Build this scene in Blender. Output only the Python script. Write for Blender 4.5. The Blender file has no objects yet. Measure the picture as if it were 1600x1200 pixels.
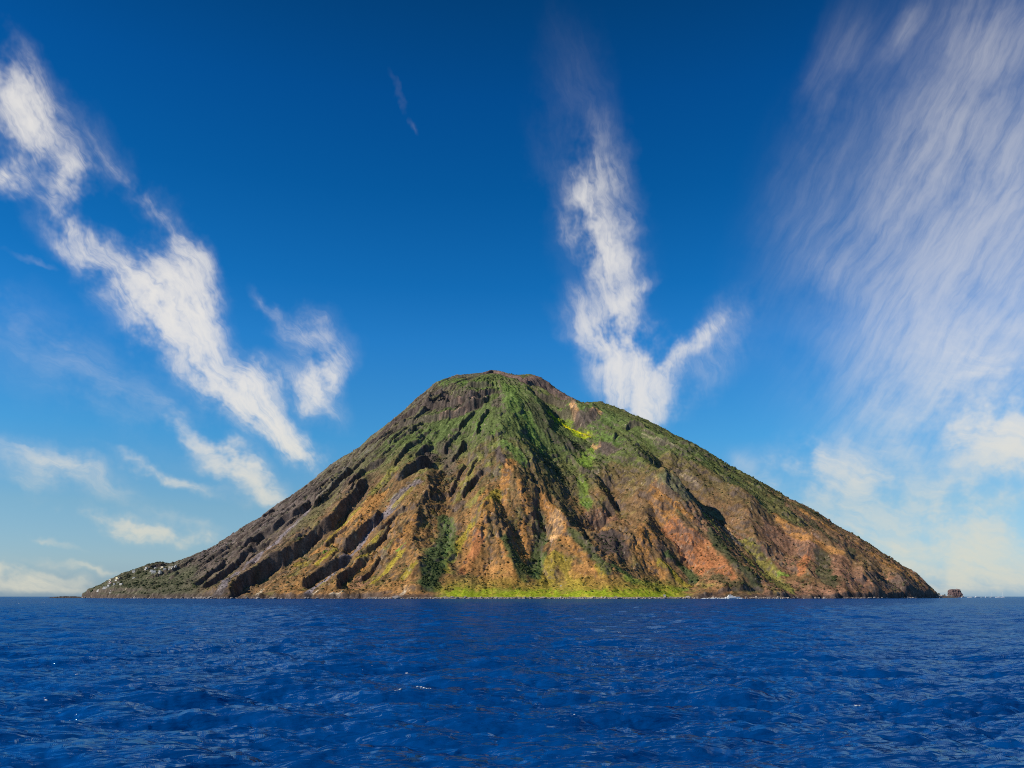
import bpy, bmesh, math, random
import numpy as np

random.seed(7)
scene = bpy.context.scene
COL = scene.collection

# ---------------------------------------------------------------- camera
cam_d = bpy.data.cameras.new('camera')
cam_d.sensor_width = 36.0
cam_d.lens = 29.25
cam_d.shift_y = 332.0 / 1600.0          # level camera, rising front: the horizon lies low in the frame
cam_d.clip_start = 0.5
cam_d.clip_end = 200000.0
cam = bpy.data.objects.new('camera', cam_d)
cam.location = (0.0, 0.0, 5.0)          # on the deck of a boat
cam.rotation_euler = (math.radians(90), 0, 0)
COL.objects.link(cam)
scene.camera = cam

# ---------------------------------------------------------------- light and exposure
SUN_AZ, SUN_EL = math.radians(71), math.radians(36)     # sun behind the boat, to the left
SUN_DIR = (-math.sin(SUN_AZ) * math.cos(SUN_EL), -math.cos(SUN_AZ) * math.cos(SUN_EL), math.sin(SUN_EL))
sun_d = bpy.data.lights.new('sun', 'SUN')
sun_d.energy = 5.0
sun_d.angle = math.radians(0.53)
sun_d.color = (1.0, 0.88, 0.72)
sun = bpy.data.objects.new('sun', sun_d)
sun.location = (-600, -600, 900)
COL.objects.link(sun)
import mathutils
sun.rotation_euler = mathutils.Vector(SUN_DIR).to_track_quat('Z', 'Y').to_euler()
scene.view_settings.view_transform = 'Standard'
scene.view_settings.look = 'None'
scene.view_settings.gamma = 1.0
scene.view_settings.exposure = 0.12
scene.view_settings.use_curve_mapping = False
scene.cycles.max_bounces = 5
scene.cycles.diffuse_bounces = 2
scene.cycles.glossy_bounces = 3
scene.cycles.transparent_max_bounces = 4
scene.cycles.use_denoising = False
scene.cycles.filter_width = 1.05

# ---------------------------------------------------------------- sky with cirrus
world = bpy.data.worlds.new('World')
scene.world = world
world.use_nodes = True
wt = world.node_tree
wt.nodes.clear()
SKY_STRENGTH = 0.1

class NT:
    """small helper to wire nodes"""
    def __init__(s, tree): s.t = tree
    def n(s, kind, **kw):
        nd = s.t.nodes.new(kind)
        for k, v in kw.items(): setattr(nd, k, v)
        return nd
    def put(s, sock, v):
        if isinstance(v, bpy.types.NodeSocket): s.t.links.new(v, sock)
        else: sock.default_value = v
    def math(s, op, a, b=0.0, c=0.0, clamp=False):
        nd = s.n('ShaderNodeMath', operation=op, use_clamp=clamp)
        s.put(nd.inputs[0], a); s.put(nd.inputs[1], b); s.put(nd.inputs[2], c)
        return nd.outputs[0]
    def vmath(s, op, a, b=(0, 0, 0)):
        nd = s.n('ShaderNodeVectorMath', operation=op)
        s.put(nd.inputs[0], a); s.put(nd.inputs[1], b)
        return nd.outputs['Value'] if op in ('LENGTH', 'DOT_PRODUCT') else nd.outputs[0]
    def scale(s, a, f):
        nd = s.n('ShaderNodeVectorMath', operation='SCALE'); s.put(nd.inputs[0], a); s.put(nd.inputs['Scale'], f)
        return nd.outputs[0]
    def noise(s, vec, sc, detail=4, rough=0.5, dist=0.0, dims='3D', out='Fac'):
        nd = s.n('ShaderNodeTexNoise', noise_dimensions=dims)
        if vec is not None: s.put(nd.inputs['Vector'], vec)
        s.put(nd.inputs['Scale'], sc); s.put(nd.inputs['Detail'], detail); s.put(nd.inputs['Roughness'], rough); s.put(nd.inputs['Distortion'], dist)
        return nd.outputs[out]
    def mapr(s, x, a, b, c=0.0, d=1.0, smooth=True):
        nd = s.n('ShaderNodeMapRange', interpolation_type='SMOOTHSTEP' if smooth else 'LINEAR', clamp=True)
        s.put(nd.inputs['Value'], x); s.put(nd.inputs['From Min'], a); s.put(nd.inputs['From Max'], b); s.put(nd.inputs['To Min'], c); s.put(nd.inputs['To Max'], d)
        return nd.outputs['Result']
    def mapping(s, vec, loc=(0, 0, 0), rot=(0, 0, 0), sc=(1, 1, 1), kind='TEXTURE'):
        nd = s.n('ShaderNodeMapping', vector_type=kind)
        s.put(nd.inputs['Vector'], vec); s.put(nd.inputs['Location'], loc); s.put(nd.inputs['Rotation'], rot); s.put(nd.inputs['Scale'], sc)
        return nd.outputs[0]
    def mix(s, f, a, b, blend='MIX'):
        nd = s.n('ShaderNodeMix', data_type='RGBA', blend_type=blend)
        s.put(nd.inputs[0], f); s.put(nd.inputs[6], a); s.put(nd.inputs[7], b)
        return nd.outputs[2]
    def comb(s, x, y, z=0.0):
        nd = s.n('ShaderNodeCombineXYZ'); s.put(nd.inputs[0], x); s.put(nd.inputs[1], y); s.put(nd.inputs[2], z)
        return nd.outputs[0]
    def sep(s, v):
        nd = s.n('ShaderNodeSeparateXYZ'); s.put(nd.inputs[0], v)
        return nd.outputs

# Each streak: group, azimuth and elevation of its middle in degrees, half length, half width, heading, weight
CIRRUS = [
    ('left', -29.60, 26.53, 4.18, 1.28, -51, 0.75),
    ('left', -31.09, 26.91, 2.74, 1.66, -31, 0.55),
    ('left', -31.35, 23.50, 1.53, 0.53, 23, 0.90),
    ('left', -27.86, 23.70, 1.59, 0.89, 40, 0.80),
    ('left', -29.97, 25.52, 1.72, 1.01, -41, 0.60),
    ('left', -23.22, 17.91, 5.36, 1.78, -44, 1.00),
    ('left', -18.45, 13.12, 4.77, 1.47, -45, 1.00),
    ('left', -14.72, 10.15, 4.03, 0.98, -40, 1.00),
    ('left', -21.30, 17.76, 4.11, 1.59, -55, 1.00),
    ('left', -16.67, 11.59, 3.52, 0.97, -39, 0.90),
    ('left', -23.92, 23.53, 3.27, 0.57, -46, 0.50),
    ('left', -21.21, 20.58, 2.38, 0.87, -41, 0.75),
    ('left', -26.54, 20.42, 2.49, 1.04, -32, 0.50),
    ('left', -16.49, 13.85, 2.00, 1.04, -40, 0.60),
    ('left', -28.28, 21.49, 2.00, 0.61, -39, 0.35),
    ('left', -13.61, 16.80, 2.49, 0.98, -27, 0.60),
    ('left', -13.36, 13.47, 3.00, 0.98, -49, 0.75),
    ('left', -12.88, 14.27, 2.74, 0.83, -124, 0.65),
    ('left', -15.98, 18.56, 1.60, 0.34, -40, 0.35),
    ('low', -18.95, 8.67, 5.79, 0.72, -37, 0.90),
    ('low', -22.93, 7.81, 4.73, 0.35, -18, 0.85),
    ('low', -17.77, 7.86, 4.09, 0.91, -36, 0.80),
    ('low', -19.26, 8.52, 3.34, 0.78, -31, 0.40),
    ('low', -24.45, 4.43, 5.41, 0.52, -15, 0.95),
    ('low', -20.57, 3.71, 4.49, 0.65, -10, 0.70),
    ('low', -28.64, 7.86, 5.65, 0.78, -18, 0.75),
    ('low', -29.94, 6.77, 2.63, 0.38, -16, 0.50),
    ('low', -28.38, 3.41, 1.22, 0.17, -12, 0.60),
    ('low', -29.67, 0.79, 4.84, 0.61, -6, 0.95),
    ('low', -31.06, 1.54, 3.09, 0.38, -9, 0.80),
    ('low', -26.97, 1.91, 4.52, 0.25, -5, 0.70),
    ('low', -29.85, 0.34, 4.48, 0.28, -3, 0.70),
    ('low', -21.34, 4.97, 4.32, 0.30, -11, 0.30),
    ('low', -30.20, 19.58, 2.18, 0.19, -10, 0.30),
    ('plume', 6.25, 26.80, 2.93, 1.44, -77, 0.60),
    ('plume', 5.12, 24.50, 3.64, 0.89, -72, 0.80),
    ('plume', 6.80, 22.05, 3.81, 1.23, -67, 0.90),
    ('plume', 6.35, 16.31, 5.17, 1.71, -58, 0.85),
    ('plume', 7.44, 15.57, 4.95, 1.70, -66, 0.70),
    ('plume', 8.16, 19.66, 1.87, 0.44, 36, 0.70),
    ('plume', 4.73, 18.20, 2.80, 0.75, -67, 0.50),
    ('plume', 8.70, 14.44, 3.93, 1.70, -67, 0.85),
    ('plume', 9.33, 12.26, 3.33, 1.49, -82, 0.85),
    ('plume', 12.34, 16.41, 3.14, 0.54, 30, 0.75),
    ('plume', 10.56, 15.10, 1.78, 0.68, 39, 0.70),
    ('plume', 3.59, 23.69, 1.79, 0.38, -65, 0.40),
    ('plume', 4.51, 31.67, 3.78, 1.71, -63, 0.13),
    ('plume', 14.43, 17.71, 2.68, 1.00, 35, 0.30),
    ('plume', 7.01, 18.98, 3.98, 1.36, -68, 0.60),
    ('plume', 12.15, 13.58, 2.75, 1.01, 57, 0.20),
    ('plume', -7.73, 30.95, 0.80, 0.20, -59, 0.22),
    ('plume', -6.93, 29.62, 0.42, 0.17, -42, 0.20),
    ('veil', 28.14, 22.80, 14.33, 6.41, -122, 0.72),
    ('veil', 28.87, 12.62, 9.43, 5.94, -120, 0.65),
    ('veil', 29.84, 22.19, 4.67, 1.01, -126, 0.60),
    ('veil', 25.82, 16.73, 4.23, 1.31, -127, 0.40),
    ('veil', 26.66, 26.03, 5.14, 1.65, -134, 0.50),
    ('veil', 25.31, 31.78, 1.93, 0.57, -132, 0.50),
    ('veil', 21.31, 30.71, 3.49, 1.35, -116, 0.40),
    ('veil', 29.46, 30.21, 3.40, 2.11, -128, 0.50),
    ('veil', 28.82, 17.63, 7.95, 3.82, -131, 0.40),
    ('veil', 19.28, 23.42, 5.53, 1.83, -107, 0.20),
    ('veil', 20.83, 19.83, 2.15, 0.82, -175, 0.40),
    ('veil', 23.76, 12.56, 2.15, 0.49, -130, 0.60),
    ('veil', 21.99, 9.78, 1.65, 0.45, -101, 0.60),
    ('low', 20.23, 8.19, 5.56, 1.36, 4, 0.50),
    ('low', 22.26, 7.98, 2.17, 0.90, -13, 0.45),
    ('low', 21.48, 5.65, 6.01, 2.71, 12, 0.60),
    ('veil', 15.88, 8.81, 1.41, 0.61, -43, 0.60),
    ('low', 20.46, 9.29, 1.17, 0.55, -48, 0.40),
    ('low', 30.50, 8.67, 3.71, 1.42, -34, 0.85),
    ('low', 30.76, 8.89, 2.90, 1.42, 5, 0.80),
    ('low', 29.44, 11.44, 7.28, 4.64, -19, 0.60),
    ('low', 28.14, 2.85, 7.59, 2.57, 3, 0.60),
    ('low', 29.54, 5.43, 4.56, 2.11, -9, 0.40),
    ('low', 29.44, 1.02, 5.70, 1.44, 2, 0.55),
    ('low', 24.50, 3.57, 0.52, 0.35, -37, 0.40),
    ('low', -27.26, 13.38, 9.15, 1.97, -27, 0.30),
    ('veil', 31.45, 18.08, 14.34, 6.20, -110, 0.60),
    ('low', 27.87, 1.60, 8.72, 3.00, 2, 0.45),
    ('left', -28.59, 22.19, 3.59, 1.16, -41, 0.50),
    ('left', -24.33, 23.35, 5.13, 1.41, -44, 0.35),
    ('plume', 5.26, 24.12, 7.28, 2.05, -66, 0.20),
    ('plume', 13.58, 16.04, 4.70, 1.34, 41, 0.25),
]

def build_sky():
    W = NT(wt)
    sky = W.n('ShaderNodeTexSky', sky_type='NISHITA')
    sky.sun_disc = False
    sky.sun_elevation = SUN_EL
    sky.sun_rotation = math.radians(180) + SUN_AZ
    sky.altitude = 0.0
    sky.air_density = 1.0
    sky.dust_density = 0.35
    sky.ozone_density = 3.0
    d = W.n('ShaderNodeTexCoord').outputs['Generated']
    dx, dy, dz = W.sep(d)
    az = W.math('MULTIPLY', W.math('ARCTAN2', dx, dy), 57.29578)
    el = W.math('MULTIPLY', W.math('ARCSINE', dz), 57.29578)
    # very clear air: the dome is deeper blue the higher one looks, pale along the horizon
    ramp = W.n('ShaderNodeValToRGB')
    W.put(ramp.inputs[0], W.math('DIVIDE', el, 45.0))
    cr = ramp.color_ramp
    stops = [(0.0, (.43, .65, 1.10)), (2.3, (.60, .78, 1.02)), (5.8, (.56, .82, .97)), (10.5, (.27, .84, 1.16)), (16.8, (.12, .75, 1.24)), (20.3, (.05, .63, 1.12)), (25.9, (.02, .50, .95)), (30.9, (.012, .42, .86)), (36.0, (.010, .32, .63))]
    while len(cr.elements) < len(stops): cr.elements.new(0.5)
    for e, (deg, c) in zip(cr.elements, stops):
        e.position = deg / 45.0; e.color = tuple(v * 0.5 for v in c) + (1,)
    base = W.mix(1.0, W.mix(1.0, sky.outputs[0], ramp.outputs[0], 'MULTIPLY'), (2, 2, 2, 1), 'MULTIPLY')
    p = W.comb(az, el)
    w1 = W.vmath('SUBTRACT', W.noise(p, 0.16, 1, 0.5, dims='2D', out='Color'), (0.5, 0.5, 0.5))
    w2 = W.vmath('SUBTRACT', W.noise(p, 0.6, 3, 0.6, dims='2D', out='Color'), (0.5, 0.5, 0.5))
    q_soft = W.vmath('ADD', p, W.vmath('ADD', W.scale(w1, 1.3), W.scale(w2, 0.55)))
    q_torn = W.vmath('ADD', p, W.vmath('ADD', W.scale(w1, 2.4), W.scale(w2, 1.2)))
    cc = W.mix(W.mapr(el, 1.0, 15.0), (6.5, 6.3, 5.2, 1), (7.5, 7.3, 7.0, 1))
    # heading of the fibres, noise offset, thickness, where the fibre noise starts and ends, thin veil, roughness, stretch
    heads = {'left': (-50, 0.0, 2.9, .38, 1.15, .45, .66, 4.5), 'plume': (-72, 20.0, 2.0, .34, 1.12, .45, .64, 4.5), 'veil': (57, 40.0, 0.46, .34, 1.1, .36, .64, 6.0), 'low': (-16, 60.0, 1.9, .30, 1.15, .5, .62, 5.5)}
    over = lambda a, b: W.math('SUBTRACT', W.math('ADD', a, b), W.math('MULTIPLY', a, b))

    def emit(dens):
        col = base if dens is None else W.mix(W.math('MULTIPLY', dens, W.mapr(dz, -0.001, 0.008)), base, cc)
        bg = W.n('ShaderNodeBackground'); W.put(bg.inputs[0], col); bg.inputs[1].default_value = SKY_STRENGTH
        return bg.outputs[0]

    def streaks(gname, rows):
        """optical depth of one family of ice streaks"""
        env = None; last = None
        q = q_soft if gname == 'veil' else q_torn       # the high veil is drawn out smooth, the rest is frayed
        for (gg, a0, e0, hl, hw, ang, wgt) in rows:
            # each streak waits for the one before it, so the shader never holds them all at once
            qq = q
            if last is not None:
                md = W.n('ShaderNodeVectorMath', operation='MULTIPLY_ADD')
                W.put(md.inputs[0], last); W.put(md.inputs[1], (1e-7, 1e-7, 0)); W.put(md.inputs[2], q)
                qq = md.outputs[0]
            v = W.mapping(qq, (a0, e0, 0), (0, 0, math.radians(ang)), (hl * 1.3, hw * 2.1, 1))
            e = W.mapr(W.vmath('LENGTH', v), 1.0, 0.0, 0.0, wgt)
            env = e if env is None else over(env, e)
            last = env
        hd, off, thick, lo, hi, halo, rgh, stretch = heads[gname]
        fib = W.mapping(q, (off, 0, 0), (0, 0, math.radians(hd)), (stretch, 1.0, 1))
        n = W.noise(fib, 1.5, 8, rgh, 0.0, dims='2D')
        n = W.math('ADD', n, W.math('MULTIPLY', env, .38))
        tau = W.math('MULTIPLY', W.math('MULTIPLY', W.math('POWER', env, 2.1), W.mapr(n, lo, hi)), thick)
        # a thin even veil round the fibres
        tau = W.math('ADD', tau, W.math('MULTIPLY', W.math('MULTIPLY', env, W.mapr(n, -.5, 1.35)), halo))
        return W.math('SUBTRACT', 1.0, W.math('EXPONENT', W.math('MULTIPLY', tau, -1.0)))

    def sector(lo, hi):
        dens = None
        for gname in heads:
            rows = [r for r in CIRRUS if r[0] == gname and r[1] + r[3] * 1.3 + 3 > lo and r[1] - r[3] * 1.3 - 3 < hi]
            if rows:
                t = streaks(gname, rows)
                dens = t if dens is None else over(dens, t)
        return emit(dens)
    # the same thin cirrus goes on, all round the sky
    up = W.math('ADD', W.math('ABSOLUTE', dz), 0.12)
    far = W.comb(W.math('DIVIDE', dx, up), W.math('DIVIDE', dy, up))
    fn = W.noise(W.mapping(far, (3, 1, 0), (0, 0, 0.7), (2.6, 0.7, 1)), 1.1, 5, 0.6, 0.6, dims='2D')
    # fades in gradually beyond the streaks ahead
    ring = W.math('MAXIMUM', W.mapr(W.math('ABSOLUTE', az), 40.0, 65.0), W.mapr(el, 44.0, 65.0))
    shader = emit(W.math('MULTIPLY', W.math('MULTIPLY', W.mapr(fn, 0.50, 0.85), 0.6), ring))
    def pick(cond, a, b):
        mx = W.n('ShaderNodeMixShader'); W.put(mx.inputs[0], cond); W.put(mx.inputs[1], a); W.put(mx.inputs[2], b)
        return mx.outputs[0]
    A0, A1 = -10.0, 17.5                 # clear gaps between the families ahead
    left, mid, right = sector(-60, A0), sector(A0, A1), sector(A1, 60)
    ahead = pick(W.math('GREATER_THAN', az, A1), pick(W.math('GREATER_THAN', az, A0), left, mid), right)
    inside = W.math('MULTIPLY', W.math('LESS_THAN', W.math('ABSOLUTE', az), 44.0), W.math('MULTIPLY', W.math('LESS_THAN', el, 46.0), W.math('GREATER_THAN', el, -0.1)))
    W.put(W.n('ShaderNodeOutputWorld').inputs[0], pick(inside, shader, ahead))
    world.cycles.sampling_method = 'MANUAL'
    world.cycles.sample_map_resolution = 512
build_sky()

# ---------------------------------------------------------------- numeric helpers
def sstep(a, b, x):
    t = np.clip((x - a) / (b - a), 0.0, 1.0)
    return t * t * (3 - 2 * t)

def perlin(x, y, seed=0):
    rg = np.random.RandomState(seed)
    P = rg.permutation(1024).astype(np.int32)
    ang = rg.rand(1024).astype(np.float32) * 6.2831853
    GX, GY = np.cos(ang), np.sin(ang)
    xf = np.floor(x); yf = np.floor(y)
    xi = xf.astype(np.int32); yi = yf.astype(np.int32)
    x = (x - xf).astype(np.float32); y = (y - yf).astype(np.float32)
    u = x * x * x * (x * (x * 6 - 15) + 10); v = y * y * y * (y * (y * 6 - 15) + 10)
    a0 = P[xi & 1023]; a1 = P[(xi + 1) & 1023]
    def g(h, dx, dy):
        return GX[h] * dx + GY[h] * dy
    y1 = yi + 1
    n00 = g(P[(a0 + yi) & 1023], x, y); n10 = g(P[(a1 + yi) & 1023], x - 1, y)
    n01 = g(P[(a0 + y1) & 1023], x, y - 1); n11 = g(P[(a1 + y1) & 1023], x - 1, y - 1)
    a = n00 + u * (n10 - n00); b = n01 + u * (n11 - n01)
    return (a + v * (b - a)) * 1.5

def fbm(x, y, octv, seed=0, gain=0.5, ridged=False):
    s = 0.0; amp = 1.0; tot = 0.0
    for k in range(octv):
        n = perlin(x * 2 ** k, y * 2 ** k, seed + k * 17)
        if ridged:
            n = 1 - 2 * np.abs(n)
        s = s + amp * n; tot += amp; amp *= gain
    return s / tot

# ---------------------------------------------------------------- the volcano's large form
CX, CY = -78.0, 3400.0          # the summit's place in the plan, metres
PROF_L = [(0,931),(72,909),(169,890),(259,847),(305,802),(352,761),(417,698),(499,628),(561,565),(647,513),(719,451),(789,393),(869,335),(932,286),(998,244),(1031,214),(1087,178),(1142,152),(1181,131),(1230,112),(1243,115),(1269,117),(1310,105),(1373,85),(1413,61),(1462,35),(1491,18),(1494,3),(1510,-12),(1700,-40)]
PROF_R = [(0,930),(89,903),(147,891),(181,892),(232,868),(275,830),(349,781),(398,753),(464,750),(529,725),(598,690),(681,649),(754,604),(872,535),(957,474),(1035,426),(1096,388),(1174,337),(1264,285),(1328,235),(1403,190),(1465,144),(1521,102),(1564,77),(1591,46),(1622,11),(1624,3),(1640,-12),(1800,-40)]
PROF_F = [(0,915),(80,893),(170,852),(250,805),(350,735),(450,665),(560,590),(700,500),(850,405),(1000,305),(1150,205),(1280,115),(1380,54),(1440,28),(1500,13),(1535,5),(1550,1.2),(1556,-2),(1700,-30)]

def smooth_prof(P, sg):
    r = np.arange(-200, 2600, 2.0)
    z = np.interp(np.abs(r), [p[0] for p in P], [p[1] for p in P])
    k = np.exp(-0.5 * (np.arange(-60, 61) * 2.0 / sg) ** 2); k /= k.sum()
    zs = np.convolve(np.pad(z, 60, mode='edge'), k, mode='valid')
    zs = np.where(np.abs(z) < 25, z, zs)
    return r, zs
_L, _R, _F = smooth_prof(PROF_L, 9.0), smooth_prof(PROF_R, 9.0), smooth_prof(PROF_F, 18.0)

def polar(x, y):
    dx = x - CX; dy = CY - y
    return np.hypot(dx, dy), np.arctan2(dx, dy)

def macro(x, y):
    r, a = polar(x, y)
    ad = np.degrees(a)
    zl = np.interp(r, *_L); zr = np.interp(r, *_R); zf = np.interp(r, *_F)
    wl = sstep(-22, -56, ad); wr = sstep(22, 54, ad)
    wb = sstep(100, 175, np.abs(ad))
    z = zf * (1 - wl - wr) + zl * wl + zr * wr
    return z * (1 - wb) + (0.5 * zl + 0.5 * zr) * wb

# ---------------------------------------------------------------- ridges, gullies, scarps: world polylines
def line_dist(px, py, pts):
    """distance, signed side (+ = left hand of travel) and fraction along for every point"""
    pts = np.asarray(pts, float)
    seg = np.hypot(*(pts[1:] - pts[:-1]).T); cum = np.concatenate([[0], np.cumsum(seg)]); L = cum[-1]
    best = np.full(px.shape, 1e18); side = np.zeros(px.shape); tt = np.zeros(px.shape)
    for i in range(len(pts) - 1):
        ax, ay = pts[i]; bx, by = pts[i + 1]; dx, dy = bx - ax, by - ay
        l2 = dx * dx + dy * dy + 1e-9
        t = np.clip(((px - ax) * dx + (py - ay) * dy) / l2, 0, 1)
        qx = px - (ax + t * dx); qy = py - (ay + t * dy)
        d = qx * qx + qy * qy
        m = d < best
        best = np.where(m, d, best)
        side = np.where(m, dx * (py - ay) - dy * (px - ax), side)
        tt = np.where(m, (cum[i] + t * seg[i]) / L, tt)
    return np.sqrt(best), np.sign(side), tt

def apply_feature(Z, X, Y, WX, WY, ft, gain=1.0):
    """X, Y: true grid coordinates (for the box); WX, WY: gently warped ones (for the shape)"""
    kind, A, W1, W2, pts = ft; A = A * gain
    p = np.asarray(pts, float); M = max(W1, W2) + 30
    xs, ys = X[0], Y[:, 0]
    i0, i1 = np.searchsorted(ys, [p[:, 1].min() - M, p[:, 1].max() + M])
    j0, j1 = np.searchsorted(xs, [p[:, 0].min() - M, p[:, 0].max() + M])
    if i1 <= i0 or j1 <= j0: return
    d, s, t = line_dist(WX[i0:i1, j0:j1], WY[i0:i1, j0:j1], pts)
    taper = sstep(0, 0.14, t) * sstep(1.0, 0.86, t)
    if kind == 'ridge':
        W = np.where(s > 0, W1, W2)
        dz = A * np.clip(1 - d / W, 0, 1) ** 1.1 * (0.35 + 0.65 * taper)
    elif kind == 'gully':
        W = np.where(s > 0, W1, W2)
        dz = -A * np.clip(1 - d / W, 0, 1) ** 1.1 * (0.35 + 0.65 * taper)
    else:                                   # scarp: stands up on one side, drops on the other (left hand of travel)
        c = 0.24 * A                        # run of the cliff face itself
        hi = 0.55 * A * np.clip(1 - d / W1, 0, 1) ** 1.3
        face = 0.55 * A - A * np.clip(d / c, 0, 1)
        lo = np.where(d < c, face, -0.45 * A * np.clip(1 - (d - c) / W2, 0, 1) ** 1.2)
        dz = np.where(s > 0, lo, hi) * sstep(0, .16, t) * sstep(1, .84, t)
        e = np.clip(1 - (t <= 0) - (t >= 1), 0, 1)
        dz = dz * e
    Z[i0:i1, j0:j1] += dz

def bump_points(Z, X, Y, pts, sg):
    xs, ys = X[0], Y[:, 0]
    num = np.zeros_like(Z); den = np.full(Z.shape, 0.35)
    for (x, y, dz) in pts:
        i0, i1 = np.searchsorted(ys, [y - 3 * sg, y + 3 * sg]); j0, j1 = np.searchsorted(xs, [x - 3 * sg, x + 3 * sg])
        w = np.exp(-((X[i0:i1, j0:j1] - x) ** 2 + (Y[i0:i1, j0:j1] - y) ** 2) / (2 * sg * sg))
        num[i0:i1, j0:j1] += w * dz; den[i0:i1, j0:j1] += w
    Z += num / den

def erode(Z, h, rounds, drops, steps, seed=3):
    """rain: droplets run downhill, cut where they speed up and drop their load where they slow"""
    rg = np.random.RandomState(seed); ny, nx = Z.shape
    for _ in range(rounds):
        x = rg.rand(drops) * (nx - 3) + 1; y = rg.rand(drops) * (ny - 3) + 1
        vx = np.zeros(drops); vy = np.zeros(drops); sed = np.zeros(drops); vol = np.ones(drops)
        D = np.zeros(ny * nx)
        zf = Z.ravel()
        for k in range(steps):
            ix = x.astype(np.int64); iy = y.astype(np.int64); fx = x - ix; fy = y - iy
            b = iy * nx + ix
            z00 = zf[b]; z10 = zf[b + 1]; z01 = zf[b + nx]; z11 = zf[b + nx + 1]
            gx = ((z10 - z00) * (1 - fy) + (z11 - z01) * fy) / h; gy = ((z01 - z00) * (1 - fx) + (z11 - z10) * fx) / h
            zz = (z00 * (1 - fx) + z10 * fx) * (1 - fy) + (z01 * (1 - fx) + z11 * fx) * fy
            vx = vx * 0.55 - gx; vy = vy * 0.55 - gy
            n = np.hypot(vx, vy) + 1e-6
            slope = np.hypot(gx, gy)
            nxp = np.clip(x + vx / n, 1, nx - 2.001); nyp = np.clip(y + vy / n, 1, ny - 2.001)
            cap = np.clip(slope, 0.02, 1.4) * vol * 0.55
            amt = np.where(sed > cap, (sed - cap) * 0.30, -(cap - sed) * 0.16)
            amt = np.where(zz < 1.0, 0.0, amt)
            sed = sed - amt
            D += np.bincount(b, amt * (1 - fx) * (1 - fy), ny * nx) + np.bincount(b + 1, amt * fx * (1 - fy), ny * nx)
            D += np.bincount(b + nx, amt * (1 - fx) * fy, ny * nx) + np.bincount(b + nx + 1, amt * fx * fy, ny * nx)
            x, y = nxp, nyp; vol *= 0.988
            if k % 12 == 11:
                d2 = D.reshape(ny, nx)
                d2 = np.clip(d2, -1.2, 1.2)
                Z = Z + d2; zf = Z.ravel(); D = np.zeros(ny * nx)
    return Z

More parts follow.
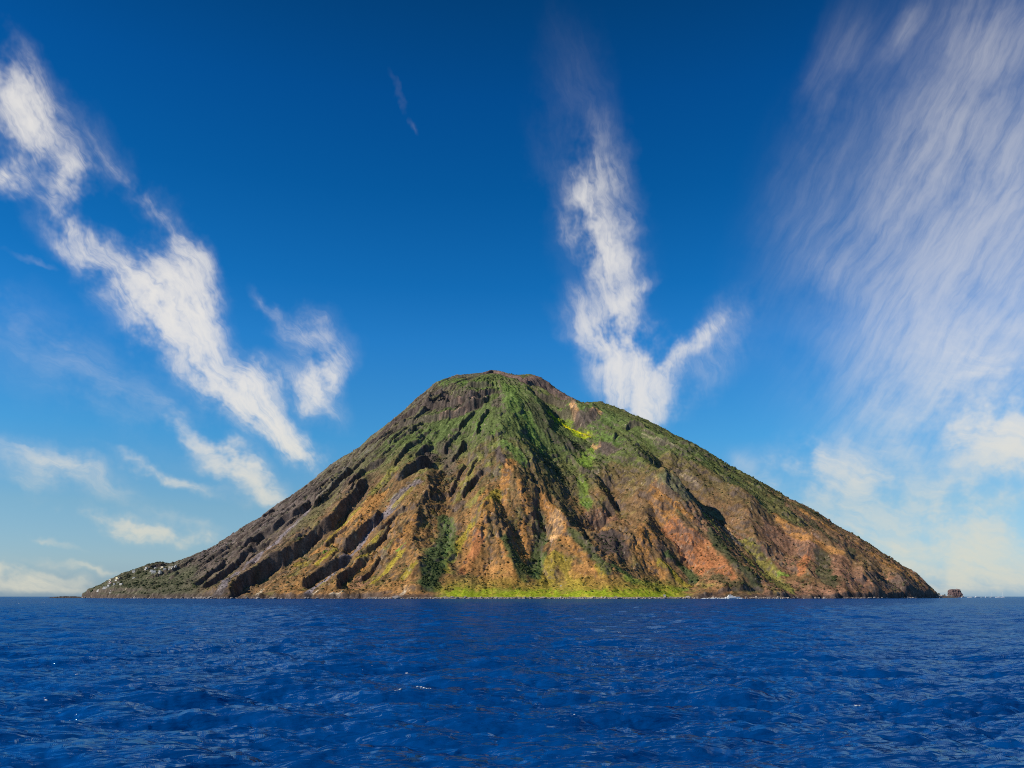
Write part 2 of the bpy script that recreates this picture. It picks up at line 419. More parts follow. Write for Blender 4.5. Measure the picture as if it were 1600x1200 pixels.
FEATURES = [
    ('scarp', 26, 60, 60, [(-725, 2669), (-790, 2782), (-822, 2734), (-843, 2740)]),
    ('scarp', 46, 110, 70, [(-531, 2740), (-534, 2682), (-552, 2637), (-564, 2595), (-577, 2534), (-619, 2557), (-633, 2509), (-658, 2485), (-683, 2468), (-698, 2432), (-728, 2415), (-746, 2378), (-758, 2340), (-764, 2314), (-771, 2291)]),
    ('scarp', 34, 70, 60, [(-664, 2373), (-689, 2340), (-725, 2317), (-744, 2287), (-750, 2249), (-761, 2215), (-765, 2175), (-777, 2121), (-759, 2028)]),
    ('scarp', 60, 120, 90, [(-416, 2615), (-435, 2585), (-455, 2552), (-464, 2511), (-471, 2456), (-494, 2398), (-504, 2364), (-512, 2322), (-535, 2307), (-558, 2268), (-575, 2243), (-595, 2214), (-608, 2194), (-636, 2176), (-651, 2136), (-683, 2082), (-675, 2000), (-656, 1893)]),
    ('scarp', 20, 40, 40, [(-684, 2299), (-712, 2277), (-717, 2240)]),
    ('scarp', 26, 60, 60, [(-790, 2299), (-788, 2239), (-806, 2201), (-799, 2122), (-813, 2085)]),
    ('scarp', 24, 60, 50, [(-620, 2748), (-637, 2724), (-676, 2701), (-704, 2669), (-722, 2656), (-779, 2713), (-812, 2711)]),
    ('scarp', 34, 80, 60, [(-397, 2688), (-419, 2670), (-447, 2659), (-474, 2642), (-484, 2592), (-494, 2564), (-506, 2519)]),
    ('scarp', 46, 100, 70, [(-365, 2339), (-374, 2307), (-380, 2287), (-404, 2262), (-415, 2234), (-427, 2215), (-439, 2196), (-460, 2187)]),
    ('scarp', 18, 50, 40, [(-443, 2272), (-455, 2264), (-476, 2252), (-488, 2234), (-501, 2219)]),
    ('scarp', 24, 60, 50, [(-290, 2283), (-301, 2273), (-323, 2266), (-338, 2242), (-352, 2226), (-363, 2210)]),
    ('scarp', 26, 60, 50, [(-328, 2219), (-329, 2200), (-336, 2172), (-353, 2150), (-380, 2130), (-391, 2116)]),
    ('scarp', 36, 70, 60, [(-352, 2117), (-363, 2108), (-381, 2089), (-391, 2059), (-407, 2045), (-420, 1998), (-403, 1890)]),
    ('scarp', 36, 80, 50, [(-405, 2147), (-423, 2128), (-446, 2111), (-467, 2089), (-488, 2068), (-498, 2013), (-494, 1950)]),
    ('scarp', 20, 40, 40, [(-329, 2084), (-335, 2078), (-347, 2061), (-358, 2027), (-363, 2002)]),
    ('scarp', 22, 60, 50, [(-302, 2884), (-316, 2880), (-347, 2866), (-368, 2844), (-395, 2830), (-407, 2795)]),
    ('scarp', 24, 60, 50, [(-290, 2767), (-305, 2755), (-331, 2734), (-344, 2701), (-360, 2657), (-370, 2594), (-374, 2568)]),
    ('scarp', 24, 50, 50, [(-253, 2738), (-265, 2723), (-286, 2706), (-300, 2686), (-312, 2647)]),
    ('scarp', 16, 50, 40, [(-392, 2788), (-407, 2772), (-420, 2731), (-433, 2706)]),
    ('scarp', 22, 50, 40, [(-128, 2910), (-142, 2886), (-172, 2834), (-186, 2798)]),
    ('scarp', 26, 50, 50, [(-171, 2783), (-184, 2766), (-210, 2728), (-226, 2688)]),
    ('scarp', 48, 90, 80, [(-253, 2622), (-266, 2596), (-280, 2572), (-300, 2546), (-319, 2510), (-330, 2478), (-347, 2454)]),
    ('scarp', 24, 50, 40, [(-147, 2557), (-150, 2526), (-162, 2473), (-166, 2420), (-176, 2380), (-181, 2349)]),
    ('scarp', 24, 50, 40, [(-80, 2444), (-104, 2416), (-124, 2380), (-133, 2354), (-148, 2324)]),
    ('scarp', 18, 40, 40, [(-104, 2524), (-117, 2489), (-130, 2437)]),
    ('scarp', 22, 50, 40, [(-76, 2868), (-90, 2836), (-114, 2766), (-116, 2685)]),
    ('scarp', 26, 60, 50, [(-158, 2698), (-164, 2662), (-183, 2629), (-198, 2609)]),
    ('ridge', 56, 130, 130, [(-275, 2554), (-250, 2461), (-239, 2358), (-243, 2255), (-252, 2213), (-254, 2168), (-253, 2120), (-238, 2080), (-229, 2028), (-218, 1953), (-207, 1869)]),
    ('gully', 34, 110, 110, [(-232, 2748), (-217, 2608), (-211, 2490), (-192, 2350), (-181, 2262), (-186, 2201), (-191, 2139), (-195, 2081), (-196, 2026)]),
    ('ridge', 60, 160, 150, [(-19, 3053), (0, 2964), (-11, 2821), (-31, 2672), (-46, 2580), (-33, 2492), (-37, 2408), (-41, 2329), (-59, 2243), (-74, 2185), (-86, 2122), (-89, 2070), (-95, 2026), (-100, 1961)]),
    ('ridge', 30, 80, 60, [(-59, 2255), (-37, 2165), (-18, 2106), (-5, 2041), (9, 1917)]),
    ('gully', 22, 60, 60, [(-43, 2322), (-26, 2239), (-3, 2172), (11, 2106), (24, 2038)]),
    ('ridge', 18, 55, 55, [(11, 2415), (26, 2254), (30, 2178), (38, 2125), (29, 2070)]),
    ('gully', 24, 70, 70, [(42, 2474), (68, 2342), (73, 2251), (76, 2196), (62, 2114), (47, 2051)]),
    ('ridge', 50, 150, 130, [(-6, 2626), (30, 2553), (61, 2470), (77, 2338), (100, 2271), (130, 2203), (136, 2154), (170, 2105), (197, 2051), (214, 1992), (217, 1853)]),
    ('ridge', 18, 60, 60, [(135, 2191), (118, 2127), (104, 2053), (97, 1969)]),
    ('gully', 22, 110, 110, [(131, 2751), (144, 2594), (170, 2449), (200, 2322), (232, 2233), (259, 2174), (285, 2120), (302, 2068)]),
    ('gully', 34, 50, 60, [(284, 2551), (294, 2498), (311, 2421), (311, 2335), (323, 2272), (290, 2220)]),
    ('gully', 34, 50, 50, [(297, 2383), (270, 2338), (244, 2294), (212, 2264), (223, 2233), (247, 2211)]),
    ('ridge', 26, 60, 60, [(283, 2269), (270, 2226), (262, 2186), (254, 2148)]),
    ('ridge', 30, 90, 80, [(246, 2562), (250, 2464), (263, 2360), (269, 2302)]),
    ('ridge', 60, 150, 150, [(344, 2708), (376, 2643), (399, 2566), (428, 2475), (381, 2338), (367, 2227), (314, 2148), (261, 2059)]),
    ('ridge', 56, 130, 110, [(429, 2480), (477, 2411), (515, 2349), (539, 2238), (558, 2171), (541, 1982)]),
    ('ridge', 32, 80, 70, [(433, 2470), (447, 2355), (457, 2284), (470, 2214), (478, 2126)]),
    ('gully', 24, 70, 70, [(395, 2336), (410, 2267), (435, 2218), (458, 2165), (473, 2121)]),
    ('gully', 27, 120, 120, [(448, 2772), (488, 2644), (530, 2552), (580, 2482), (622, 2379), (651, 2319), (673, 2244), (690, 2163), (702, 2098)]),
    ('ridge', 30, 90, 90, [(511, 2767), (573, 2661), (649, 2558), (720, 2496), (779, 2447), (806, 2409), (854, 2372), (926, 2329), (936, 2232)]),
    ('ridge', 26, 70, 70, [(716, 2483), (686, 2398), (681, 2329), (698, 2268)]),
    ('gully', 24, 70, 70, [(768, 2528), (772, 2420), (799, 2361), (797, 2292), (785, 2208)]),
    ('ridge', 26, 60, 50, [(848, 2355), (801, 2278), (780, 2205), (761, 2141)]),
    ('ridge', 22, 60, 50, [(933, 2323), (891, 2245), (847, 2150), (838, 2094)]),
    ('ridge', 22, 50, 50, [(965, 2281), (930, 2205), (898, 2143)]),
    ('gully', 18, 50, 50, [(989, 2404), (938, 2288), (889, 2181)]),
    ('gully', 16, 50, 50, [(1068, 2415), (1040, 2311), (1022, 2252)]),
    ('ridge', 20, 50, 50, [(1075, 2330), (1070, 2288), (1063, 2247)]),
    ('gully', 60, 60, 60, [(75, 3249), (99, 3220), (136, 3206), (176, 3177), (210, 3109)]),
    ('gully', 18, 90, 90, [(164, 3042), (204, 2940), (244, 2880), (271, 2815), (248, 2735), (229, 2658)]),
    ('scarp', 40, 60, 60, [(219, 3000), (188, 3060), (148, 3099), (107, 3101), (67, 3131)]),
    ('ridge', 30, 60, 60, [(186, 3028), (230, 2987), (268, 2957), (307, 2952)]),
    ('scarp', 30, 50, 50, [(249, 2893), (237, 2934), (206, 2979), (158, 3013), (122, 3044)]),
    ('ridge', 22, 60, 60, [(44, 3144), (61, 3052), (87, 2968), (106, 2872), (132, 2779), (180, 2753), (218, 2697)]),
    ('scarp', 26, 50, 50, [(258, 2585), (238, 2579), (219, 2586), (203, 2642), (194, 2685)]),
    ('ridge', 26, 60, 60, [(287, 2767), (318, 2759), (349, 2750)]),
    ('scarp', 22, 40, 40, [(458, 2832), (435, 2856), (406, 2856), (382, 2837)]),
    ('ridge', 22, 40, 50, [(392, 2862), (448, 2838), (502, 2775), (561, 2750), (604, 2708)]),
    ('ridge', 26, 50, 50, [(357, 2764), (384, 2716), (400, 2667), (415, 2632), (430, 2587)]),
    ('ridge', 20, 40, 40, [(443, 2692), (453, 2655), (468, 2598)]),
    ('ridge', 20, 40, 40, [(503, 2727), (511, 2689), (511, 2626)]),
    ('ridge', 16, 40, 40, [(548, 2637), (576, 2584), (595, 2535)]),
    ('scarp', 28, 40, 30, [(-60, 3130), (-84, 3113), (-156, 3113), (-241, 3133), (-319, 3140), (-374, 3134)]),
    ('scarp', 36, 50, 30, [(-59, 3089), (-75, 3057), (-128, 3021), (-209, 3019), (-300, 3047), (-377, 3064), (-435, 3056), (-466, 3030)]),
    ('scarp', 40, 50, 50, [(-70, 3022), (-103, 2973), (-181, 2939), (-248, 2927), (-329, 2947), (-411, 2971), (-462, 2932), (-502, 2901)]),
    ('gully', 20, 40, 40, [(-246, 3199), (-233, 3128), (-219, 3023)]),
    ('ridge', 14, 35, 35, [(-162, 3137), (-152, 3035), (-159, 2945)]),
    ('ridge', 14, 30, 30, [(-310, 3151), (-311, 3059), (-333, 2982)]),
]
ADJUST = [(-1364,2663,-13), (-1402,2761,-21), (-1331,2647,-28), (-1310,2653,-53), (-1283,2674,-62), (-1283,2744,-37), (-1240,2707,-19), (-1234,2728,-21), (-1213,2707,-41), (-1202,2739,-22), (-1180,2707,-43), (-1110,2609,-49), (-1094,2631,-56), (-1072,2620,-41), (-997,2512,-29), (-1121,2858,-19), (-1105,2842,-19), (-1083,2820,-17), (-1083,2863,-45), (-1061,2874,-37), (-1018,2820,-13), (-1034,2901,-12), (-997,2831,-25), (-964,2825,-41), (-1029,3095,-21), (-1013,3074,-36), (-986,3085,-34), (-959,3090,-38), (-889,2955,-24), (-921,3166,-36), (-856,2982,-34), (-829,2987,-17), (-851,3128,-44), (-824,3117,-20), (-775,2993,-40), (-808,3171,-37), (-775,3171,-39), (-748,3176,-21), (-732,3160,-32), (-721,3193,-20), (-694,3133,-22), (-689,3176,-22), (-667,3144,-33), (-629,3101,-22), (-624,3122,-36), (-592,3112,-20), (-592,3209,-21), (-586,3257,-21), (-565,3214,-50), (-538,3220,-45), (-516,3279,-21), (-494,3241,-39), (-467,3274,-40), (-440,3284,-40), (-408,3274,-32), (-376,3241,-34), (-370,3328,-22), (-354,3344,-25), (-338,3317,-38), (-300,3252,-12), (-284,3236,-23), (-257,3263,-11), (-246,3295,-15), (-214,3295,-17), (-192,3311,-13), (-160,3338,-7), (-127,3360,-1), (-95,3392,-14), (-68,3392,14), (-3,3344,-2), (7,3322,-12), (45,3317,-27), (66,3295,-3), (82,3317,-8), (115,3274,2), (131,3306,-29), (158,3311,-32), (190,3301,-13), (201,3257,-13), (217,3290,-29), (244,3230,-22), (261,3139,-41), (282,3095,-33), (293,3117,-23), (309,3101,-36), (331,3079,-32), (369,3139,-14), (374,3074,-29), (401,3058,-32), (433,3036,-34), (466,3079,-20), (466,3009,-29), (509,3101,-15), (514,3068,-13), (536,3090,-30), (558,3068,-12), (558,2993,-25), (585,2993,-24), (601,2939,-11), (601,2863,-10), (628,2917,-25), (649,2912,-13), (671,2939,-11), (682,2912,-24), (720,2982,-23), (730,2885,-27), (752,2890,-28), (779,2885,-23), (806,2885,-10), (811,2858,-11), (828,2874,-15), (822,2804,-11), (882,2966,-32), (855,2825,-13), (855,2793,-25), (887,2815,-24), (892,2750,-22), (930,2788,-11), (979,2885,-14), (995,2901,-22), (946,2723,-34), (968,2712,-13), (1044,2885,-31), (984,2680,-11), (1000,2696,-12), (1054,2809,-18), (1060,2788,-23), (1076,2766,-12), (1081,2739,-11), (1108,2782,-13), (1098,2723,-24), (1135,2755,-11), (1125,2696,-21), (1146,2717,-9), (1200,2815,-12), (1152,2674,-17), (1222,2804,-18), (1206,2739,-30), (1243,2766,-16), (1238,2717,-58), (1270,2707,-45), (1222,2534,-23), (1308,2690,-25), (1324,2674,-29), (1314,2604,-21), (1346,2642,-13), (-1466,2863,-17), (-1472,2917,-19), (-1450,2933,-9), (-1385,2831,-25), (-1364,2842,-21), (-1385,2944,-21), (-1310,2836,-12), (-1348,2950,-11), (-1326,2933,-12), (-1288,2874,-34), (-1267,2885,-39), (-1245,2896,-52), (-1218,2912,-12), (-1218,2955,-24), (-1191,2966,-21), (-1191,3036,-24), (-1175,3068,-33), (-1148,3068,-36), (-1083,2998,-31), (-953,2680,-12), (-932,2690,-11), (-916,2707,-8), (-986,2966,-27), (-959,2928,-23), (-1040,3220,-10), (-872,2782,-11), (-835,2739,-6), (-829,2761,-12), (-948,3252,-11), (-781,2771,-3), (-808,2917,-4), (-786,2874,-17), (-764,2896,-12), (-743,2977,-16), (-748,3058,-10), (-727,3020,-10), (-716,3041,-19), (-770,3333,-9), (-737,3333,-3), (-710,3263,-27), (-700,3290,-18), (-662,3263,-11), (-597,3009,-4), (-581,2993,-13), (-548,2955,-12), (-538,2987,-18), (-565,3311,-36), (-559,3365,-3), (-484,3085,-2), (-473,3106,-2), (-462,3133,-10), (-446,3095,-2), (-435,3144,-11), (-419,3128,-1), (-41,3371,5), (39,3284,1), (163,3419,-4), (217,3041,-14), (352,3247,-2), (374,3257,-6), (385,3230,-10), (406,3220,-18), (439,3214,-19), (460,3182,-10), (487,3171,-20), (525,3225,-1), (552,3198,-2), (574,3220,-2), (579,3193,-4), (585,3144,-27), (617,3144,-15), (633,3085,-9), (649,3106,-15), (682,3122,-6), (693,3095,-9), (720,3085,-3), (736,3106,-6), (768,3155,-15), (790,3149,-15), (822,3160,-6), (801,3025,-13), (757,2766,-15), (882,3052,-2), (860,2944,-11), (914,3031,-17), (946,3031,-14), (968,3025,-12), (1000,3025,-10), (887,2620,-4), (973,2793,-24), (1017,2869,-3), (995,2788,-12), (1081,2912,-12), (1103,2901,-18), (1125,2890,-6), (1130,2858,-24), (1044,2609,-12), (1054,2588,-16), (1065,2555,-8), (1098,2577,-10), (1119,2572,-5), (1103,2507,-3), (1157,2599,-4), (1308,2912,-4), (1292,2847,-13), (1314,2836,-13), (1341,2836,-13), (1351,2804,-13), (1368,2788,-19), (1389,2777,-18), (1405,2761,-14), (-1294,2545,-10), (-1261,2528,-5), (-1245,2545,-9), (-1234,2572,-16), (-1110,2480,-2), (-1353,3079,-15), (-1331,3101,-18), (-1304,3090,-14), (-1045,2534,-39), (-970,2415,-4), (-953,2431,-21), (-932,2464,-2), (-1099,2977,-7), (-1051,2987,-3), (-1024,2955,-22), (-1007,2939,-14), (-926,2906,-4), (-905,2885,-21), (-878,2842,-10), (-878,2874,-8), (-932,3203,-20), (-818,2944,-22), (-786,2933,-23), (-694,3063,-21), (-635,3268,-15), (-608,3279,-34), (-521,3139,-31), (-538,3317,-10), (-494,3144,-3), (-397,3176,0), (-370,3193,-23), (163,3387,-14), (277,3274,-13), (514,3155,-9), (649,3031,-21), (725,3063,-16), (752,3058,-20), (779,3052,-1), (790,2987,-5), (822,2998,-8), (838,2960,-5), (898,2933,-16), (919,2917,-6), (930,2863,-10), (892,2674,-16), (1022,2793,-5), (1119,3014,-5), (1152,2847,-12), (1168,2831,-1), (1168,2653,-7), (1184,2636,-19), (1206,2631,-30), (1216,2593,-18), (1281,2582,-8), (-1207,2609,-23), (-1315,2998,-18), (-1294,3009,-19), (-1353,3247,-4), (-1029,2555,-6), (-959,2469,-9), (-1132,2977,-8), (-1051,2955,-2), (-948,2896,-7), (-921,2852,-33), (-959,3198,-1), (-905,3203,-6), (-635,3058,-21), (-608,3052,-12), (-559,3031,-14), (-575,3284,-12), (-511,3160,-8), (-494,3338,-15), (-343,3214,-13), (261,3257,-10), (671,3004,-9), (757,2960,-20), (795,2944,-13), (838,2912,-5), (1227,2620,-2), (1243,2604,-14), (-1267,2566,2), (-1175,2626,-18), (-1175,2820,-24), (-975,2453,-6), (-894,3166,-8), (-667,3074,-4), (-581,3074,-4), (-332,3236,-5), (644,3009,-4), (1098,2604,2), (-1207,2809,-1), (-1186,2793,-5), (-1148,2820,-6), (-1105,3149,-1), (-673,3101,-2), (-554,3155,-3), (1400,2933,-1)]
PAINT = [
    ('olive', 56, 0.6, [(-383, 2792), (-301, 2792), (-218, 2820), (-131, 2874)]),
    ('dkrock', 39, 0.85, [(-481, 2990), (-448, 3051), (-376, 3058), (-257, 3033), (-139, 2954)]),
    ('dkrock', 21, 0.8, [(-347, 3141), (-268, 3134), (-142, 3018), (-59, 3044)]),
    ('rock', 18, 0.8, [(-20, 2997), (-49, 2961), (-56, 2878)]),
    ('pinkrock', 4, 0.9, [(-193, 3018), (-149, 2975), (-99, 2986)]),
    ('pinkrock', 5, 0.6, [(-250, 2925), (-218, 2928), (-149, 2946)]),
    ('green', 25, 0.8, [(-272, 3234), (-200, 3234), (-106, 3116)]),
    ('summit', 18, 1, [(-117, 3364), (-63, 3382), (2, 3292), (38, 3234)]),
    ('summit', 32, 1, [(52, 3227), (99, 3252), (153, 3256), (211, 3234)]),
    ('summit', 14, 1, [(196, 3224), (229, 2986), (268, 3069)]),
    ('green', 32, 0.8, [(-13, 3083), (2, 2903), (23, 2817)]),
    ('green', 17, 0.8, [(-20, 2507), (13, 2468), (31, 2432)]),
    ('green', 17, 0.9, [(56, 2838), (63, 2752), (81, 2684), (99, 2644)]),
    ('green', 15, 0.9, [(-117, 2723), (-106, 2792), (-88, 2838)]),
    ('green', 10, 0.9, [(-45, 2637), (-63, 2615)]),
    ('rock', 11, 1, [(-45, 2493), (-31, 2432), (-16, 2396)]),
    ('dkrock', 16, 0.9, [(-275, 2698), (-247, 2673), (-279, 2565)]),
    ('rock', 20, 0.6, [(-229, 2738), (-203, 2658), (-182, 2500)]),
    ('shrub', 28, 0.85, [(77, 2892), (110, 2806), (131, 2766), (189, 2745), (247, 2766)]),
    ('lime', 34, 1, [(153, 2946), (189, 2943), (218, 2921), (250, 2853)]),
    ('limeyellow', 20, 1, [(200, 2910), (232, 2896), (261, 2856)]),
    ('green', 26, 0.8, [(286, 2864), (319, 2748), (344, 2720)]),
    ('green', 33, 0.75, [(239, 2918), (293, 2918), (358, 2892), (409, 2853)]),
    ('green', 32, 0.6, [(164, 3011), (218, 2954), (257, 2900)]),
    ('olive', 48, 0.7, [(315, 2943), (409, 2860), (509, 2766), (599, 2684)]),
    ('brightgreen', 25, 1, [(275, 2752), (257, 2727), (239, 2673), (229, 2619)]),
    ('brightgreen', 15, 0.8, [(207, 2529), (211, 2446), (214, 2378)]),
    ('green', 11, 0.8, [(214, 2378), (221, 2338)]),
    ('paleorange', 8, 1, [(214, 2997), (225, 2957), (232, 2939)]),
    ('paleorange', 6, 0.9, [(279, 2936), (301, 2943), (311, 2932)]),
    ('rock', 16, 0.9, [(236, 2928), (265, 2918), (286, 2925)]),
    ('rock', 17, 0.9, [(286, 2727), (311, 2705), (333, 2676)]),
    ('paleorange', 8, 0.8, [(268, 2770), (286, 2727)]),
    ('palerock', 3, 0.8, [(441, 2817), (470, 2784), (520, 2745), (545, 2727)]),
    ('palerock', 4, 0.7, [(524, 2630), (549, 2597), (574, 2565)]),
    ('palerock', 3, 0.6, [(250, 2529), (268, 2568)]),
    ('oliveright', 58, 0.6, [(416, 2860), (527, 2748), (635, 2669), (740, 2604), (819, 2475)]),
    ('brown', 49, 0.55, [(311, 2550), (376, 2428), (355, 2309)]),
    ('brown', 58, 0.5, [(509, 2662), (592, 2572), (689, 2414), (743, 2363)]),
    ('orange', 16, 0.9, [(-2, 2417), (-13, 2352), (-27, 2313), (-45, 2208)]),
    ('orange', 10, 0.9, [(20, 2309), (31, 2255), (38, 2219)]),
    ('yellow', 15, 0.8, [(-45, 2291), (-63, 2190), (-85, 2154), (-106, 2154)]),
    ('orange', 18, 0.8, [(-52, 2198), (-74, 2129), (-88, 2075), (-95, 2032), (-110, 1989)]),
    ('redorange', 12, 0.8, [(-81, 2075), (-92, 2036), (-106, 2000), (-117, 1960)]),
    ('yellow', 13, 0.9, [(-106, 2154), (-124, 2108), (-142, 2054), (-157, 2003), (-160, 1946)]),
    ('orange', 11, 0.95, [(-34, 2075), (-16, 2028), (-2, 1982), (9, 1924)]),
    ('orange', 10, 0.9, [(27, 2176), (31, 2133), (34, 2097), (27, 2032)]),
    ('orange', 15, 0.9, [(77, 2313), (103, 2248), (117, 2180), (124, 2126)]),
    ('paleorange', 13, 0.9, [(110, 2219), (117, 2147), (113, 2122)]),
    ('orange', 12, 0.8, [(131, 2104), (167, 2046), (193, 1996), (207, 1938)]),
    ('yellow', 22, 0.7, [(95, 2046), (88, 2007), (81, 1964)]),
    ('yellow', 18, 0.7, [(124, 2025), (139, 1971), (153, 1913)]),
    ('yellow', 9, 0.9, [(203, 1978), (207, 1938), (214, 1924)]),
    ('orange', 33, 0.6, [(-85, 1985), (-45, 1956), (-2, 1931)]),
    ('orange', 24, 0.6, [(153, 1989), (193, 1906), (232, 1892)]),
    ('dkgreen', 17, 0.9, [(-185, 2244), (-175, 2183), (-178, 2090)]),
    ('dkgreen', 26, 0.95, [(-178, 2090), (-182, 1989), (-185, 1920), (-189, 1870)]),
    ('midgreen', 15, 0.8, [(-175, 2234), (-160, 2176), (-153, 2032), (-167, 1964)]),
    ('dkgreen', 14, 0.9, [(-16, 2075), (-2, 2032), (13, 1992), (23, 1946)]),
    ('dkgreen', 15, 0.9, [(70, 2244), (74, 2187), (70, 2111), (59, 2068), (45, 1971)]),
    ('midgreen', 11, 0.8, [(56, 1974), (70, 2050), (81, 2075)]),
    ('dkgreen', 13, 0.8, [(153, 2115), (178, 2072), (203, 2014), (221, 1946)]),
    ('shrub', 25, 0.6, [(128, 2403), (149, 2313), (171, 2226)]),
    ('shrub', 35, 0.5, [(95, 2532), (157, 2547), (178, 2442)]),
    ('dkrock', 36, 0.95, [(239, 2144), (261, 2126), (257, 2090)]),
    ('redbrown', 21, 0.8, [(225, 2331), (257, 2331), (275, 2320)]),
    ('orange', 9, 1, [(412, 2374), (434, 2349), (459, 2320), (491, 2280)]),
    ('orange', 25, 0.8, [(412, 2367), (416, 2327), (430, 2273)]),
    ('redorange', 24, 0.8, [(427, 2259), (448, 2212), (470, 2165), (484, 2108)]),
    ('orange', 23, 0.85, [(358, 2180), (326, 2122), (337, 2086), (365, 2068)]),
    ('rock', 17, 0.6, [(383, 2158), (394, 2133)]),
    ('brown', 14, 0.9, [(268, 2057), (275, 2007)]),
    ('yellow', 13, 0.9, [(376, 2093), (401, 2086), (412, 2054), (430, 2032)]),
    ('dkgreen', 15, 0.9, [(401, 2133), (427, 2136), (445, 2104), (452, 2054)]),
    ('brightgreen', 14, 0.8, [(275, 1935), (315, 1949), (369, 2007), (416, 2007)]),
    ('midgreen', 9, 0.9, [(239, 1971), (257, 1967), (279, 1960)]),
    ('redorange', 20, 0.7, [(488, 2216), (506, 2194), (520, 2111), (527, 2018)]),
    ('shrub', 19, 0.9, [(538, 2226), (553, 2151), (560, 2050), (581, 2021)]),
    ('shrub', 15, 0.7, [(499, 2032), (531, 1974), (585, 1996)]),
    ('greygreen', 26, 0.8, [(448, 2388), (491, 2370), (531, 2392), (596, 2457)]),
    ('yellowgreen', 10, 0.9, [(538, 2342), (571, 2288), (607, 2262), (635, 2234), (643, 2122), (650, 2032)]),
    ('yellowgreen', 20, 0.8, [(650, 2320), (671, 2270), (693, 2223), (675, 2068)]),
    ('greyscree', 9, 1, [(531, 2374), (581, 2392), (617, 2370), (632, 2309)]),
    ('paleorange', 3, 0.9, [(621, 2421), (628, 2370), (632, 2342)]),
    ('brightgreen', 8, 0.8, [(711, 2208), (729, 2198)]),
    ('yellowgreen', 8, 0.9, [(686, 2072), (689, 2043)]),
    ('redbrown', 45, 0.8, [(754, 2367), (823, 2320), (866, 2255), (895, 2158)]),
    ('orange', 13, 0.8, [(779, 2457), (801, 2399), (841, 2342), (905, 2291)]),
    ('orange', 12, 0.8, [(862, 2583), (913, 2529), (977, 2496), (1035, 2493)]),
    ('orange', 19, 0.7, [(1064, 2432), (1107, 2399), (1165, 2424)]),
    ('redorange', 12, 0.8, [(808, 2288), (769, 2208), (751, 2165)]),
    ('shrub', 20, 0.8, [(855, 2291), (826, 2198), (805, 2115)]),
    ('shrub', 15, 0.7, [(905, 2504), (905, 2352), (981, 2410)]),
    ('darkolive', 14, 0.8, [(772, 2712), (805, 2615), (873, 2576), (974, 2590)]),
    ('redbrown', 17, 0.8, [(848, 2158), (873, 2133), (913, 2154)]),
    ('rock', 21, 0.7, [(963, 2201), (1042, 2259), (1157, 2356)]),
    ('scree', 10, 1, [(-697, 1960), (-686, 1967), (-707, 2064), (-700, 2169), (-671, 2201), (-668, 2291), (-650, 2352), (-625, 2396)]),
    ('scree', 10, 0.9, [(-625, 2396), (-610, 2493), (-571, 2579), (-542, 2651), (-527, 2694)]),
    ('scree', 10, 1, [(-463, 1895), (-466, 2010), (-445, 2028), (-427, 2122), (-401, 2183), (-394, 2248), (-373, 2284), (-355, 2313), (-326, 2316)]),
    ('scree', 22, 0.8, [(-337, 2316), (-319, 2356), (-283, 2392)]),
    ('oliveleft', 43, 0.6, [(-506, 2738), (-542, 2622), (-563, 2453), (-592, 2331)]),
    ('orange', 18, 0.75, [(-401, 2421), (-427, 2367), (-452, 2298), (-484, 2237), (-517, 2205)]),
    ('yellow', 12, 0.7, [(-441, 2388), (-466, 2342), (-491, 2230)]),
    ('orange', 13, 0.8, [(-373, 2428), (-401, 2327), (-412, 2244)]),
    ('yellow', 8, 0.9, [(-466, 2180), (-477, 2133), (-495, 2115)]),
    ('yellow', 10, 0.6, [(-527, 2140), (-560, 2169)]),
    ('orange', 13, 0.8, [(-254, 2190), (-268, 2158), (-283, 2111), (-301, 2082)]),
    ('yellow', 12, 0.9, [(-275, 2054), (-293, 2028), (-304, 1985), (-322, 1938)]),
    ('yellow', 9, 0.9, [(-229, 1931), (-239, 1920), (-250, 1917)]),
    ('yellow', 10, 0.7, [(-358, 2165), (-369, 2133), (-383, 2075)]),
    ('orange', 11, 0.8, [(-401, 2036), (-383, 2068), (-351, 2079)]),
    ('redbrown', 12, 0.7, [(-347, 1974), (-373, 1942), (-373, 2021)]),
    ('yellow', 13, 0.7, [(-322, 2327), (-304, 2349), (-290, 2367)]),
    ('brightgreen', 4, 1, [(-491, 2169), (-491, 2187)]),
    ('brightgreen', 5, 1, [(-286, 2079), (-272, 2082)]),
    ('yellowgreen', 15, 0.8, [(-365, 2547), (-394, 2504), (-416, 2457)]),
    ('yellowgreen', 15, 0.7, [(-117, 2482), (-135, 2374), (-157, 2324)]),
    ('yellowgreen', 12, 0.7, [(-81, 2327), (-103, 2252)]),
    ('orange', 7, 0.8, [(-70, 2298), (-88, 2248)]),
    ('rock', 14, 0.7, [(-142, 2302), (-153, 2284)]),
    ('palerock', 4, 0.95, [(-455, 1895), (-445, 1910)]),
    ('palerock', 5, 0.95, [(-409, 1881), (-391, 1884)]),
    ('palerock', 4, 0.9, [(-243, 1830), (-236, 1848)]),
    ('paleorange', 4, 0.9, [(-239, 1856), (-229, 1845)]),
    ('palerock', 4, 0.8, [(-592, 1935), (-607, 2025)]),
    ('headland', 47, 0.95, [(-1219, 2442), (-1136, 2424), (-1013, 2349), (-913, 2234)]),
    ('headland', 27, 0.8, [(-949, 2158), (-891, 2183), (-877, 2273)]),
]
